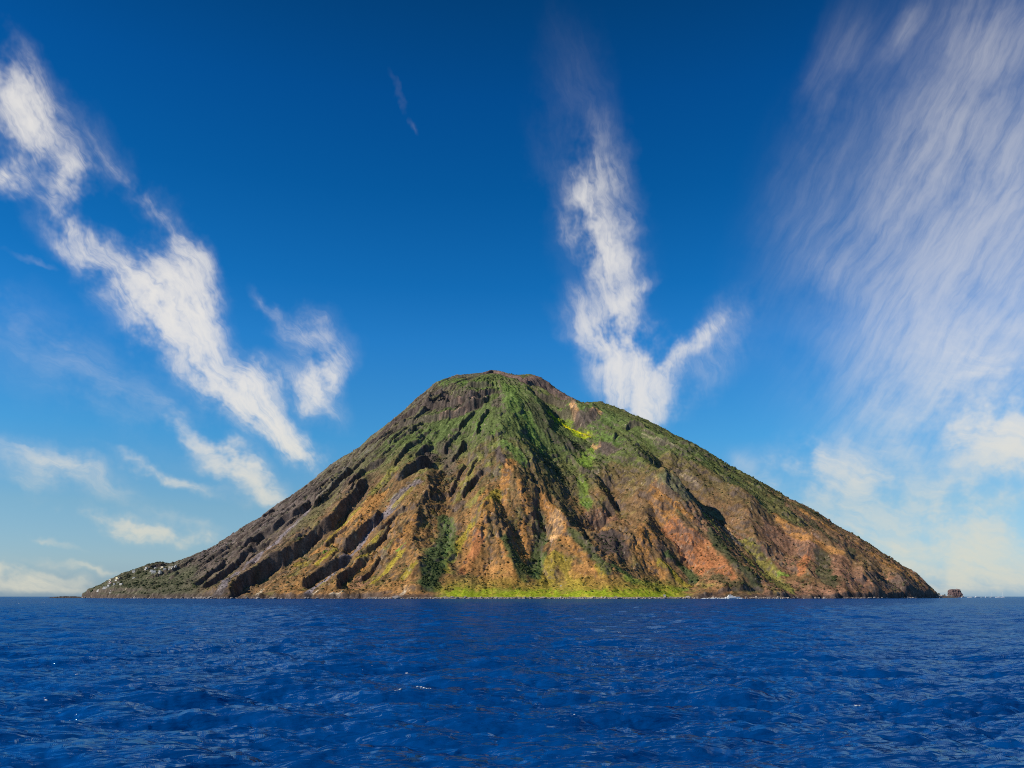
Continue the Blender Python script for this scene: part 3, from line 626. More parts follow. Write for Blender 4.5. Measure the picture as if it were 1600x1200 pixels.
VILLAGE = [
    (-1312.2, 2561.2, 5.9, 3.9, 'grey', 'small pale hut near the waterline at the left tip of the headland'),
    (-1204.2, 2424.4, 12.1, 3.7, 'white', 'long low white house lowest on the left end of the headland village'),
    (-1164.6, 2381.2, 14.7, 3.7, 'white', 'longest white row house just above the lowest left house of the village'),
    (-1157.4, 2384.8, 9.2, 7.3, 'grey', 'tall grey house at the right end of the long white row house'),
    (-1139.4, 2381.2, 6.4, 5.5, 'grey', 'narrow grey house between the tall grey house and a lone white one'),
    (-1125.0, 2338.0, 10.8, 4.5, 'white', 'white house standing alone below the tall grey house'),
    (-1099.8, 2338.0, 10.8, 4.5, 'white', 'lone white house with open slope all round it in the village middle'),
    (-1135.8, 2399.2, 5.5, 3.7, 'white', 'tiny white house above the narrow grey house'),
    (-1179.0, 2438.8, 9.4, 4.7, 'cream', 'cream house directly above a pink one near the left skyline'),
    (-1168.2, 2417.2, 9.3, 3.7, 'pink', 'low pink house directly below the cream one near the left skyline'),
    (-1153.8, 2428.0, 9.3, 8.4, 'yellow', 'tall pale yellow house on the skyline at the left village end'),
    (-1146.6, 2428.0, 7.5, 3.7, 'white', 'low white annex right beside the tall pale yellow skyline house'),
    (-1089.0, 2395.6, 9.2, 3.7, 'grey', 'grey house alone on the wooded middle of the headland'),
    (-1125.0, 2474.8, 9.5, 3.8, 'white', 'low white house just under the skyline halfway along the headland'),
    (-1089.0, 2474.8, 6.7, 5.7, 'white', 'small cubic white house highest left of the upper village cluster'),
    (-1089.0, 2539.6, 9.8, 3.9, 'grey', 'very low grey building above the largest white house'),
    (-1045.8, 2413.6, 9.3, 4.6, 'white', 'white house joined to the left of the largest white house'),
    (-1013.4, 2352.4, 12.7, 7.2, 'white', 'largest white house of the upper village cluster'),
    (-995.4, 2348.8, 6.3, 6.3, 'white', 'narrow upright white house right of the largest white house'),
    (-991.8, 2352.4, 5.4, 3.6, 'white', 'tiny white house touching the narrow upright one on its right'),
    (-984.6, 2359.6, 9.1, 5.4, 'white', 'white house at the right end of the upper cluster below the saddle'),
    (-1017.0, 2417.2, 11.2, 5.6, 'cream', 'wide cream house on the crest of the green knoll'),
    (-959.4, 2330.8, 7.2, 8.1, 'cream', 'tall cream house in the saddle right of the knoll'),
    (-952.2, 2330.8, 4.5, 4.5, 'white', 'tiny white house beside the tall cream house in the saddle'),
    (-945.0, 2334.4, 3.6, 3.6, 'white', 'tiny white house farthest right and highest of the village'),
]
COTTAGES = [
    (113.4, 1931.2, 4.8, 3.0, 'cream', 'small cream cottage above the green apron under the central ridges'),
    (351.0, 1916.8, 6.6, 2.9, 'white', 'low white cottage on the green apron near the right pyramid'),
]

def incisions(X, Y, r, a, wx):
    """narrow rain-cut runnels that follow the fall line"""
    u = a * 900
    k1 = np.abs(perlin(u / 34 + .9 * wx / 14, r / 420 + 5, 81)); k2 = np.abs(perlin(u / 61 + .9 * wx / 14 + 3, r / 500, 82)); k3 = np.abs(perlin(u / 17 + .7 * wx / 14, r / 240, 83))
    m = sstep(.06, .43, fbm(X / 210, Y / 210, 2, 84) + .3)
    return sstep(.13, .0, k1) * m, sstep(.09, .0, k2), sstep(.16, .0, k3) * (1 - .6 * m)

def build_height(step=2.7, droplets=170000):
    xs = np.arange(-1575, 1612, step); ys = np.arange(1762, 3485, step)
    X, Y = np.meshgrid(xs, ys)
    r, a = polar(X, Y)
    # the plan is warped a little so no line runs ruler-straight
    wx = 14 * fbm(X / 95, Y / 95, 3, 5) + 5 * fbm(X / 24, Y / 24, 3, 6); wy = 14 * fbm(X / 95 + 40, Y / 95, 3, 7) + 5 * fbm(X / 24, Y / 24 + 9, 3, 8)
    WX, WY = X + wx, Y + wy
    Z = macro(X, Y)
    land = sstep(2, 60, Z); up = sstep(60, 260, r)
    # broad buttresses and gullies that run down the fall line
    u = a * 900
    n1 = fbm(u / 150 + 0.6 * wx / 14, r / 620 + 3, 2, 21, ridged=True)
    n2 = fbm(u / 52 + 0.7 * wx / 14, r / 260, 3, 31, ridged=True)
    n3 = fbm(u / 19 + 0.5 * wx / 14, r / 300, 2, 33, ridged=True)
    Z = Z + land * up * (9 * n1 + 8 * n2 + 2.4 * n3)
    # a ragged coast: coves, points and low sea cliffs, but a smooth beach before the apron
    rocky = 1 - sstep(-215, -150, X) * sstep(470, 400, X) * (np.abs(a) < .5)
    cn = fbm(X / 75, Y / 75, 4, 23)
    Z = Z + rocky * sstep(-14, 0, Z) * sstep(70, 12, Z) * (9 * cn + 2)
    Z = np.where((Z > 0) & (rocky > 0), Z + rocky * sstep(70, 14, Z) * sstep(0, 2.5, Z) * (5 + 9 * np.clip(fbm(X / 40, Y / 40, 3, 24) + .2, 0, 1)), Z)
    for ft in FEATURES:
        if ft[0] != 'scarp':
            apply_feature(Z, X, Y, X + .7 * wx, Y + .7 * wy, ft, 1.08)
    Z = Z + sstep(3, 40, Z) * (4.5 * fbm(X / 70, Y / 70, 3, 41) + 1.6 * fbm(X / 20, Y / 20, 2, 43))
    if ADJUST:
        bump_points(Z, X, Y, ADJUST, 38.0)
    Z = erode(Z, step, 2, droplets, 60)
    # young breaks in the slope, sharper than the rain has rounded so far
    wob = 0.80 + 0.35 * fbm(X / 55, Y / 55, 3, 45)
    S = np.zeros_like(Z)
    SX = X + .38 * wx + 4 * fbm(X / 20, Y / 20, 3, 71); SY = Y + .38 * wy + 4 * fbm(X / 20 + 5, Y / 20, 3, 72)
    for ft in FEATURES:
        if ft[0] == 'scarp':
            apply_feature(S, X, Y, SX, SY, ft)
    Z = Z + S * np.clip(wob, .55, 1.15) * (1 - .22 * sstep(-.2, -.5, a))
    # small outcrops: ledges that break off to the right
    patch = sstep(-.05, .35, fbm(X / 130 + 7, Y / 130, 3, 46)) * sstep(25, 90, Z) * sstep(900, 820, Z)
    o1 = fbm(u / 34 + .4 * wy / 14, r / 95, 3, 47); o2 = fbm(X / 30, Y / 30, 3, 48)
    Z = Z + patch * (6.0 * sstep(.10, .16, o1) + 4.5 * sstep(.12, .17, o2) - 4)
    flank = sstep(-.30, -.62, a) * sstep(20, 70, Z) * sstep(860, 780, Z)
    o3 = fbm(u / 24 + .5 * wy / 14, r / 300, 3, 49)
    Z = Z + flank * sstep(-.25, .2, fbm(X / 160, Y / 160, 2, 50)) * 10.5 * sstep(.02, .09, o3)
    sy_, sx_ = np.gradient(S, step)
    Ze = erode(Z.copy(), step, 1, droplets // 2, 36, seed=9)
    Z = Z + (Ze - Z) * sstep(.9, .35, np.hypot(sx_, sy_))
    i1, i2, i3 = incisions(X, Y, r, a, wx)
    Z = Z - sstep(15, 60, Z) * sstep(120, 300, r) * sstep(640, 420, Z) * (3.6 * i1 + 5.0 * i2 + 1.6 * i3)
    # rock roughness: strong on cliffs, faint on grass
    gy, gx = np.gradient(Z, step)
    slope = np.hypot(gx, gy)
    steep = sstep(0.8, 1.5, slope)
    rough = fbm(X / 13, Y / 13, 3, 51, ridged=True)
    craggy = sstep(.0, .4, fbm(X / 90, Y / 90, 3, 57)) * .8
    cliff = sstep(1, .2, np.hypot((X + 230) / 240, (Z - 735) / 95)) * sstep(2700, 2900, Y)
    Z = Z + sstep(1.5, 9, Z) * (0.4 * rough + (steep * 1.0 + craggy * 1.3) * rough + (0.9 + craggy) * fbm(X / 6.0, Y / 6.0, 2, 55) + 1.4 * fbm(u / 9, r / 42, 2, 56, ridged=True))
    Z = Z + cliff * (9 * fbm(X / 34, Y / 34, 3, 58, ridged=True))
    # old field terraces low on the middle of the slope
    terr = sstep(340, 250, Z) * sstep(14, 30, Z) * sstep(0.62, 0.42, np.abs(a)) * sstep(-0.2, 0.25, fbm(X / 120, Y / 120, 2, 61))
    ph = (Z + 3.0 * fbm(X / 60, Y / 60, 2, 63)) / 9.0
    Z = Z + terr * 3.2 * ((ph % 1.0) ** 3 - 0.25)
    return X, Y, Z, r, a, np.clip(.7 * i1 + .8 * i2 + .45 * i3, 0, 1)

PALETTE = {
    'leftbrown': (0.104, 0.088, 0.083), 'olive': (0.100, 0.140, 0.045), 'oliveleft': (0.128, 0.122, 0.055), 'oliveright': (0.098, 0.124, 0.040), 'darkolive': (0.061, 0.067, 0.032),
    'green': (0.112, 0.178, 0.044), 'brightgreen': (0.140, 0.215, 0.036), 'midgreen': (0.085, 0.130, 0.040), 'dkgreen': (0.055, 0.082, 0.032), 'greygreen': (0.122, 0.134, 0.073),
    'lime': (0.244, 0.317, 0.018), 'limeyellow': (0.512, 0.488, 0.010), 'yellow': (0.293, 0.232, 0.034), 'yellowgreen': (0.207, 0.195, 0.049),
    'orange': (0.366, 0.183, 0.059), 'redorange': (0.366, 0.146, 0.061), 'paleorange': (0.512, 0.305, 0.134), 'brown': (0.172, 0.108, 0.052), 'redbrown': (0.226, 0.122, 0.078),
    'rock': (0.104, 0.081, 0.071), 'dkrock': (0.071, 0.055, 0.051), 'pinkrock': (0.512, 0.329, 0.244), 'palerock': (0.561, 0.464, 0.329), 'summit': (0.152, 0.105, 0.088),
    'scree': (0.201, 0.173, 0.183), 'greyscree': (0.110, 0.098, 0.090), 'shrub': (0.063, 0.071, 0.037), 'headland': (0.085, 0.088, 0.054), 'beach': (0.232, 0.201, 0.183),
}

# ---------------------------------------------------------------- common builders
def mat(name, rough=0.8, spec=0.2):
    m = bpy.data.materials.new(name); m.use_nodes = True
    T = NT(m.node_tree); b = m.node_tree.nodes['Principled BSDF']
    b.inputs['Roughness'].default_value = rough; b.inputs['Specular IOR Level'].default_value = spec
    return m, T, b

def plain(name, col, rough=0.7, spec=0.3, vary=0.12, sc=0.6):
    m, T, b = mat(name, rough, spec)
    pos = T.n('ShaderNodeTexCoord').outputs['Object']
    n = T.noise(pos, sc, 5, 0.6)
    c0 = tuple(c * (1 - vary) for c in col) + (1,); c1 = tuple(min(1, c * (1 + vary)) for c in col) + (1,)
    T.put(b.inputs['Base Color'], T.mix(n, c0, c1))
    return m

def grid_mesh(name, V, F, smooth=False):
    me = bpy.data.meshes.new(name)
    me.vertices.add(len(V)); me.vertices.foreach_set('co', np.ascontiguousarray(V, np.float32).ravel())
    me.loops.add(F.size); me.loops.foreach_set('vertex_index', np.ascontiguousarray(F, np.int32).ravel())
    me.polygons.add(len(F))
    me.polygons.foreach_set('loop_start', np.arange(0, F.size, F.shape[1], dtype=np.int32))
    me.polygons.foreach_set('loop_total', np.full(len(F), F.shape[1], np.int32))
    me.polygons.foreach_set('use_smooth', np.full(len(F), smooth, bool))
    me.update(calc_edges=True)
    return me

def link(name, me, m=None, parent=None):
    o = bpy.data.objects.new(name, me); COL.objects.link(o)
    if m is not None: me.materials.append(m)
    if parent is not None: o.parent = parent
    return o

def tag(o, label=None, cat=None, group=None, kind=None):
    if label: o['label'] = label
    if cat: o['category'] = cat
    if group: o['group'] = group
    if kind: o['kind'] = kind
    return o

def empty(name, loc, rz=0.0):
    o = bpy.data.objects.new(name, None); COL.objects.link(o); o.location = loc; o.rotation_euler = (0, 0, rz); o.empty_display_size = 1
    return o

def pydata(name, v, f, m=None, parent=None, smooth=False):
    me = bpy.data.meshes.new(name); me.from_pydata(v, [], f); me.update()
    if smooth: me.polygons.foreach_set('use_smooth', np.full(len(me.polygons), True, bool))
    return link(name, me, m, parent)

# ---------------------------------------------------------------- the volcano
print('terrain...')
GX_, GY_, GZ_, GR_, GA_, GI_ = build_height()
STEP = 2.7

def colours(X, Y, Z, r, a):
    ad = np.degrees(a)
    P = {k: np.array(v) for k, v in PALETTE.items()}
    u = a * 900
    # blotches that follow the fall line, and blotches that do not
    s1 = fbm(u / 42, r / 210, 4, 101); s2 = fbm(X / 48, Y / 48, 4, 103); s3 = fbm(X / 12, Y / 12, 3, 105); s4 = fbm(u / 13, r / 90, 3, 107)
    def lay(C, col, m):
        return C + (P[col] - C) * m[..., None]
    C = np.broadcast_to(P['brown'], X.shape + (3,)).copy()
    C = lay(C, 'orange', sstep(430, 150, Z + 120 * s2) * sstep(50, 15, np.abs(ad)) * sstep(-.25, .35, s1 + .7 * s3) * .7)
    C = lay(C, 'oliveright', sstep(220, 460, Z + 130 * s2) * sstep(0, 18, ad) * .9)
    C = lay(C, 'redbrown', sstep(380, 180, Z + 120 * s2) * sstep(14, 30, ad) * sstep(-.4, .3, s1) * .9)
    C = lay(C, 'leftbrown', sstep(-16, -34, ad) * .9)
    C = lay(C, 'oliveleft', sstep(330, 520, Z + 110 * s2) * sstep(-8, -26, ad) * .75)
    C = lay(C, 'scree', sstep(-28, -42, ad) * sstep(-.05, .35, s1) * .6)
    C = lay(C, 'olive', sstep(330, 540, Z + 120 * s2) * sstep(40, 18, np.abs(ad)) * .95)
    C = lay(C, 'yellowgreen', sstep(.12, .5, s2) * sstep(600, 420, Z) * sstep(40, 20, np.abs(ad)) * .65)
    C = lay(C, 'shrub', sstep(.15, .45, s1 * .6 + s3 * .7) * sstep(20, 60, Z) * .7)
    C = lay(C, 'shrub', GI_ * sstep(15, 60, Z) * .75)
    xs, ys = X[0], Y[:, 0]
    for (col, R, op, pts) in PAINT:
        p = np.asarray(pts, float); M = R * 1.9 + 10
        i0, i1 = np.searchsorted(ys, [p[:, 1].min() - M, p[:, 1].max() + M]); j0, j1 = np.searchsorted(xs, [p[:, 0].min() - M, p[:, 0].max() + M])
        if i1 <= i0 or j1 <= j0: continue
        sl = (slice(i0, i1), slice(j0, j1))
        d, _, _ = line_dist(X[sl], Y[sl] , pts)
        k = 1.25 - d / (R * 1.15) + .55 * s2[sl] + .45 * s1[sl] + .40 * s3[sl]
        m = sstep(.15, .62, k) * op
        C[sl] = C[sl] + (P[col] - C[sl]) * m[..., None]
    C = lay(C, 'headland', sstep(-1040, -1190, X + .55 * (Y - 2700) + 60 * s2) * sstep(190, 120, Z + 30 * s2) * .9)
    # the flat green apron above the beach, then the pebbles
    apron = sstep(-175, -140, X + 25 * s2) * sstep(430, 380, X + 30 * s2)
    C = lay(C, 'lime', apron * sstep(34, 10, Z + 14 * s3 + 14 * s2) * sstep(2.5, 4.0, Z) * .95)
    C = lay(C, 'yellow', apron * sstep(.05, .4, s3 + s4) * sstep(40, 20, Z) * .55)
    C = lay(C, 'yellow', apron * sstep(16, 30, Z + 8 * s2) * sstep(60, 30, Z + 20 * s2) * .5)
    gy, gx = np.gradient(Z, STEP); slope = np.hypot(gx, gy)
    C = lay(C, 'rock', sstep(1.25, 1.8, slope + .25 * s3) * .75)
    C = lay(C, 'dkrock', sstep(16, 6, Z + 5 * s3) * (1 - apron) * .8)
    C = lay(C, 'beach', sstep(4.2, 3.0, Z + .8 * s3) * apron)
    # grain: every tuft and stone a little different
    g = 1 + .40 * s3 + .50 * s4 + .45 * fbm(X / 5.5, Y / 5.5, 2, 109) + .35 * fbm(u / 6, r / 45, 2, 111)
    C = C * np.clip(g, .38, 1.9)[..., None]
    # how thick the scrub stands
    veg = .28 + .5 * sstep(-.1, .5, s1 + s3) + 1.0 * sstep(.085, .05, C[..., 0])
    veg = (veg + .5 * GI_) * (1 - .55 * sstep(420, 600, Z)) * (1 - .55 * sstep(-22, -34, ad) * sstep(100, 170, Z))
    # scattered pale stones
    C = lay(C, 'palerock', sstep(.52, .66, fbm(X / 7, Y / 7, 2, 113) + .25 * s2) * sstep(.7, 1.1, slope) * .5)
    veg = veg * sstep(5, 22, Z) * sstep(1.5, .9, slope)
    return np.clip(C, .01, .8), veg

def terrain_material():
    m, T, b = mat('volcano_ground', 0.95, 0.05)
    at = T.n('ShaderNodeAttribute', attribute_name='albedo').outputs['Color']
    pos = T.n('ShaderNodeNewGeometry').outputs['Position']
    n1 = T.noise(pos, 0.22, 6, 0.65); n2 = T.noise(pos, 0.045, 4, 0.6)
    k = T.math('ADD', T.mapr(n1, .28, .72, .5, 1.5, False), T.mapr(n2, .3, .7, -.16, .16, False))
    mul = T.comb(k, k, k)
    T.put(b.inputs['Base Color'], T.mix(1.0, at, mul, 'MULTIPLY'))
    bp = T.n('ShaderNodeBump'); T.put(bp.inputs['Height'], n1); bp.inputs['Strength'].default_value = 0.55; bp.inputs['Distance'].default_value = 2.2
    T.put(b.inputs['Normal'], bp.outputs[0])
    return m

def build_volcano():
    X, Y, Z = GX_, GY_, GZ_
    C, veg = colours(X, Y, Z, GR_, GA_)
    ny, nx = X.shape
    # the far side, coarser
    yb = np.concatenate([[Y[-1, 0]], np.arange(3500, 5100, 32.0)])
    Xb, Yb = np.meshgrid(X[0], yb[1:])
    Zb = macro(Xb, Yb)
    k = sstep(3640, 3490, Yb)
    Zb = Zb + (Z[-1] - macro(X[-1], Y[-1]))[None, :] * k
    Cb = np.broadcast_to(np.array(PALETTE['brown']), Xb.shape + (3,)).copy() + (C[-1][None] - np.array(PALETTE['brown'])) * k[..., None]
    XX = np.vstack([X, Xb]); YY = np.vstack([Y, Yb]); ZZ = np.vstack([Z, Zb]); CC = np.concatenate([C, Cb])
    n_y = XX.shape[0]
    keep = ZZ > -4.0
    idx = np.arange(n_y * nx).reshape(n_y, nx)
    q = keep[:-1, :-1] | keep[1:, :-1] | keep[:-1, 1:] | keep[1:, 1:]
    F = np.stack([idx[:-1, :-1][q], idx[:-1, 1:][q], idx[1:, 1:][q], idx[1:, :-1][q]], 1)
    used = np.zeros(n_y * nx, bool); used[F.ravel()] = True
    re = np.cumsum(used) - 1
    V = np.stack([XX, YY, np.maximum(ZZ, -9)], -1).reshape(-1, 3)[used]
    me = grid_mesh('volcano_island', V, re[F], True)
    ca = me.color_attributes.new('albedo', 'FLOAT_COLOR', 'POINT')
    c4 = np.ones((len(V), 4), np.float32); c4[:, :3] = CC.reshape(-1, 3)[used]
    ca.data.foreach_set('color', c4.ravel())
    o = link('volcano_island', me, terrain_material())
    tag(o, 'steep green and rust brown volcanic island rising from the sea', kind='structure')
    print('terrain faces', len(F))
    return C, veg
TC, VEG = build_volcano()

def ground_z(x, y):
    j = np.clip(((np.asarray(x) - GX_[0, 0]) / STEP).astype(int), 0, GX_.shape[1] - 1); i = np.clip(((np.asarray(y) - GY_[0, 0]) / STEP).astype(int), 0, GX_.shape[0] - 1)
    return GZ_[i, j]

# ---------------------------------------------------------------- scrub: low bushes all over the slopes, uncountable
def build_scrub():
    rg = np.random.RandomState(12)
    n = 520000
    x = rg.rand(n) * (GX_[0, -1] - GX_[0, 0]) + GX_[0, 0]; y = rg.rand(n) * (GY_[-1, 0] - GY_[0, 0]) + GY_[0, 0]
    j = ((x - GX_[0, 0]) / STEP).astype(int); i = ((y - GY_[0, 0]) / STEP).astype(int)
    v = VEG[i, j]; z = GZ_[i, j]
    ok = (rg.rand(n) < v * .45) & (z > 4)
    for (hx, hy, hw_, hh_, _c, _l) in VILLAGE + COTTAGES:      # nothing grows into the houses or their terraces
        ok &= ~((np.abs(x - hx) < hw_ * .6 + 3) & (y > hy - 16) & (y < hy + 12))
    x, y, z, v = x[ok], y[ok], z[ok], v[ok]; c = TC[i[ok], j[ok]]
    n = len(x)
    sz = np.exp(rg.randn(n) * .4) * 1.2 * (0.75 + .75 * v)
    me = bpy.data.meshes.new('scrub')
    me.vertices.add(n); me.vertices.foreach_set('co', np.stack([x, y, z + .25 * sz], 1).astype(np.float32).ravel())
    a = me.attributes.new('size', 'FLOAT', 'POINT'); a.data.foreach_set('value', sz.astype(np.float32))
    a = me.attributes.new('turn', 'FLOAT', 'POINT'); a.data.foreach_set('value', (rg.rand(n) * 6.28).astype(np.float32))
    lead = np.array([.034, .050, .018]) * (0.5 + 1.1 * rg.rand(n, 1))
    col = lead * .62 + c * .38
    a = me.attributes.new('leaf', 'FLOAT_COLOR', 'POINT'); a.data.foreach_set('color', np.concatenate([col, np.ones((n, 1))], 1).astype(np.float32).ravel())
    m, T, b = mat('scrub_leaves', 0.9, 0.1)
    at = T.n('ShaderNodeAttribute', attribute_name='leaf', attribute_type='INSTANCER').outputs['Color']
    T.put(b.inputs['Base Color'], at)
    o = link('scrub', me, m)
    ng = bpy.data.node_groups.new('scrub_scatter', 'GeometryNodeTree')
    ng.interface.new_socket('Geometry', in_out='INPUT', socket_type='NodeSocketGeometry'); ng.interface.new_socket('Geometry', in_out='OUTPUT', socket_type='NodeSocketGeometry')
    N = ng.nodes; L = ng.links
    gi = N.new('NodeGroupInput'); go = N.new('NodeGroupOutput')
    ico = N.new('GeometryNodeMeshIcoSphere'); ico.inputs['Radius'].default_value = 1.0; ico.inputs['Subdivisions'].default_value = 2
    sp = N.new('GeometryNodeSetPosition'); nz = N.new('ShaderNodeTexNoise'); nz.inputs['Scale'].default_value = 1.9
    sub = N.new('ShaderNodeVectorMath'); sub.operation = 'SUBTRACT'; sub.inputs[1].default_value = (.5, .5, .5)
    scl = N.new('ShaderNodeVectorMath'); scl.operation = 'SCALE'; scl.inputs['Scale'].default_value = 1.5
    L.new(nz.outputs['Color'], sub.inputs[0]); L.new(sub.outputs[0], scl.inputs[0]); L.new(scl.outputs[0], sp.inputs['Offset']); L.new(ico.outputs[0], sp.inputs[0])
    sm = N.new('GeometryNodeSetMaterial'); sm.inputs['Material'].default_value = m; L.new(sp.outputs[0], sm.inputs[0])
    pts = N.new('GeometryNodeMeshToPoints'); L.new(gi.outputs[0], pts.inputs[0])
    ins = N.new('GeometryNodeInstanceOnPoints'); L.new(pts.outputs[0], ins.inputs['Points']); L.new(sm.outputs[0], ins.inputs['Instance'])
    s_ = N.new('GeometryNodeInputNamedAttribute'); s_.data_type = 'FLOAT'; s_.inputs[0].default_value = 'size'
    t_ = N.new('GeometryNodeInputNamedAttribute'); t_.data_type = 'FLOAT'; t_.inputs[0].default_value = 'turn'
    cx = N.new('ShaderNodeCombineXYZ'); L.new(t_.outputs[0], cx.inputs[2])
    cs = N.new('ShaderNodeCombineXYZ'); h = N.new('ShaderNodeMath'); h.operation = 'MULTIPLY'; h.inputs[1].default_value = .75
    L.new(s_.outputs[0], h.inputs[0]); L.new(s_.outputs[0], cs.inputs[0]); L.new(s_.outputs[0], cs.inputs[1]); L.new(h.outputs[0], cs.inputs[2])
    L.new(cx.outputs[0], ins.inputs['Rotation']); L.new(cs.outputs[0], ins.inputs['Scale'])
    L.new(ins.outputs[0], go.inputs[0])
    md = o.modifiers.new('scatter', 'NODES'); md.node_group = ng
    tag(o, 'low dark green scrub dotted over the volcano slopes', kind='stuff')
    print('scrub', n)
build_scrub()

# ---------------------------------------------------------------- the sea
def ocean_tile(N, L, lmin, lmax, rms, wind, spread, seed):
    rg = np.random.RandomState(seed)
    k1 = np.fft.fftfreq(N, L / N) * 2 * np.pi
    kx, ky = np.meshgrid(k1, k1); k = np.hypot(kx, ky); k[0, 0] = 1e-6
    lam = 2 * np.pi / k
    S = k ** -3.1 * ((lam > lmin) & (lam < lmax)) * np.exp(-(lam / (lmax * .6)) ** 2)
    c = (kx * math.cos(wind) + ky * math.sin(wind)) / k
    S = S * (np.abs(c) ** spread + .06)
    A = np.sqrt(S) * (rg.randn(N, N) + 1j * rg.randn(N, N))
    h = np.fft.ifft2(A).real; s = rms / h.std()
    dx = np.fft.ifft2(-1j * kx / k * A).real * s; dy = np.fft.ifft2(-1j * ky / k * A).real * s
    return (h * s).astype(np.float32), dx.astype(np.float32), dy.astype(np.float32)

def sample(t, x, y, L):
    N = t.shape[0]; u = (x / L * N) % N; v = (y / L * N) % N
    i = u.astype(int); j = v.astype(int); fx = u - i; fy = v - j; i1 = (i + 1) % N; j1 = (j + 1) % N
    return (t[j, i] * (1 - fx) + t[j, i1] * fx) * (1 - fy) + (t[j1, i] * (1 - fx) + t[j1, i1] * fx) * fy

def build_sea():
    S1 = ocean_tile(512, 47.0, .35, 7.0, .085, math.radians(97), 3.5, 1)
    S2 = ocean_tile(512, 211.0, 3.5, 22.0, .20, math.radians(84), 7.0, 2)
    dense = np.radians(np.linspace(-43, 43, 880))
    rest = np.radians(np.linspace(43, 317, 60))[1:-1]
    az = np.concatenate([dense, rest]); na = len(az); nd = len(dense)
    rad = [6.0]
    while rad[-1] < 5200: rad.append(rad[-1] * 1.0088 + (0.02))
    while rad[-1] < 40000: rad.append(rad[-1] * 1.25)
    rad = np.array(rad)
    R, A = np.meshgrid(rad, az, indexing='ij')
    x = R * np.sin(A); y = R * np.cos(A)
    f1 = sstep(190, 40, R); f2 = sstep(900, 200, R)
    f1 = f1 * 1.0; edge = np.ones(na); edge[nd:] = 0
    f1 = f1 * edge; f2 = f2 * edge
    chop = 1.15
    # gusts: patches of livelier and calmer water
    gust = (.85 + .5 * fbm(x / 26, y / 60, 2, 201))
    z = gust * f1 * sample(S1[0], x, y, 47.0) + f2 * sample(S2[0], x, y, 211.0)
    X = x + chop * (gust * f1 * sample(S1[1], x, y, 47.0) + f2 * sample(S2[1], x, y, 211.0))
    Y = y + chop * (gust * f1 * sample(S1[2], x, y, 47.0) + f2 * sample(S2[2], x, y, 211.0))
    V = np.stack([X, Y, z], -1).reshape(-1, 3)
    nr = len(rad); idx = np.arange(nr * na).reshape(nr, na); nxt = np.roll(idx, -1, axis=1)
    F = np.stack([idx[:-1], idx[1:], nxt[1:], nxt[:-1]], -1).reshape(-1, 4)[:, ::-1]
    me = grid_mesh('sea', V, F, True)
    # close the small hole under the boat
    bm = bmesh.new(); bm.from_mesh(me); bm.verts.ensure_lookup_table()
    ring = [bm.verts[i] for i in range(na)]
    try: bm.faces.new(ring)
    except ValueError: pass
    bm.normal_update(); bm.to_mesh(me); bm.free()
    m, T, b = mat('sea_water', 0.9, 0.0)
    b.inputs['Base Color'].default_value = (0.0005, 0.038, 0.165, 1)
    pos = T.n('ShaderNodeNewGeometry').outputs['Position']
    v1 = T.mapping(pos, (0, 0, 0), (0, 0, .12), (2.7, 1.0, 1.0))
    n1 = T.noise(v1, 1.3, 4, .55); n2 = T.math('SUBTRACT', 1.0, T.math('ABSOLUTE', T.math('SUBTRACT', T.math('MULTIPLY', T.noise(v1, .30, 4, .6), 2.0), 1.0))); n3 = T.noise(pos, .05, 3, .55)
    h = T.math('ADD', T.math('MULTIPLY', n1, .26), T.math('ADD', T.math('MULTIPLY', n2, .60), T.math('MULTIPLY', n3, 3.0)))
    bp = T.n('ShaderNodeBump'); T.put(bp.inputs['Height'], h); bp.inputs['Strength'].default_value = 1.0; bp.inputs['Distance'].default_value = 1.0
    T.put(b.inputs['Normal'], bp.outputs[0])
    # sky mirrored in the facets; wave crests hide most of the grazing mirror far out
    fr = T.n('ShaderNodeFresnel'); fr.inputs['IOR'].default_value = 1.33; T.put(fr.inputs['Normal'], bp.outputs[0])
    gl = T.n('ShaderNodeBsdfGlossy'); gl.inputs['Roughness'].default_value = 0.07; gl.inputs['Color'].default_value = (.50, .78, 1, 1); T.put(gl.inputs['Normal'], bp.outputs[0])
    mx = T.n('ShaderNodeMixShader'); T.put(mx.inputs[0], T.mapr(fr.outputs[0], .02, .40, .015, .34, False))
    T.put(mx.inputs[1], b.outputs[0]); T.put(mx.inputs[2], gl.outputs[0])
    outn = [n for n in m.node_tree.nodes if n.type == 'OUTPUT_MATERIAL'][0]
    T.put(outn.inputs['Surface'], mx.outputs[0])
    o = link('sea', me, m)
    tag(o, 'deep blue choppy sea reaching to the horizon', kind='structure')
    print('sea faces', len(F))
    return o, V
SEA, SEAV = build_sea()



# ---------------------------------------------------------------- materials for the small things
M_WHITE = plain('white_render', (.56, .54, .51), .8, .2, .06)
M_CREAM = plain('cream_render', (.72, .60, .42), .8, .2, .08)
M_PINK = plain('pink_render', (.66, .42, .34), .8, .2, .08)
M_YELLOW = plain('yellow_render', (.74, .66, .40), .8, .2, .08)
M_GREY = plain('grey_render', (.42, .42, .42), .85, .2, .1)
M_ROOF = plain('roof_plaster', (.60, .57, .52), .9, .1, .1)
M_GLASS = plain('dark_window_glass', (.03, .04, .05), .15, .5, .1)
M_DOOR = plain('painted_door', (.08, .14, .22), .6, .3, .1)
M_HULL = plain('white_hull_paint', (.82, .82, .80), .3, .5, .03)
M_DECK = plain('teak_deck', (.32, .20, .11), .7, .2, .15, 2.0)
M_STRIPE = plain('dark_blue_boot_stripe', (.02, .04, .10), .4, .4, .05)
M_STEEL = plain('bare_metal', (.55, .56, .58), .35, .5, .05)
M_BARK = plain('bark', (.12, .08, .05), .9, .1, .2)
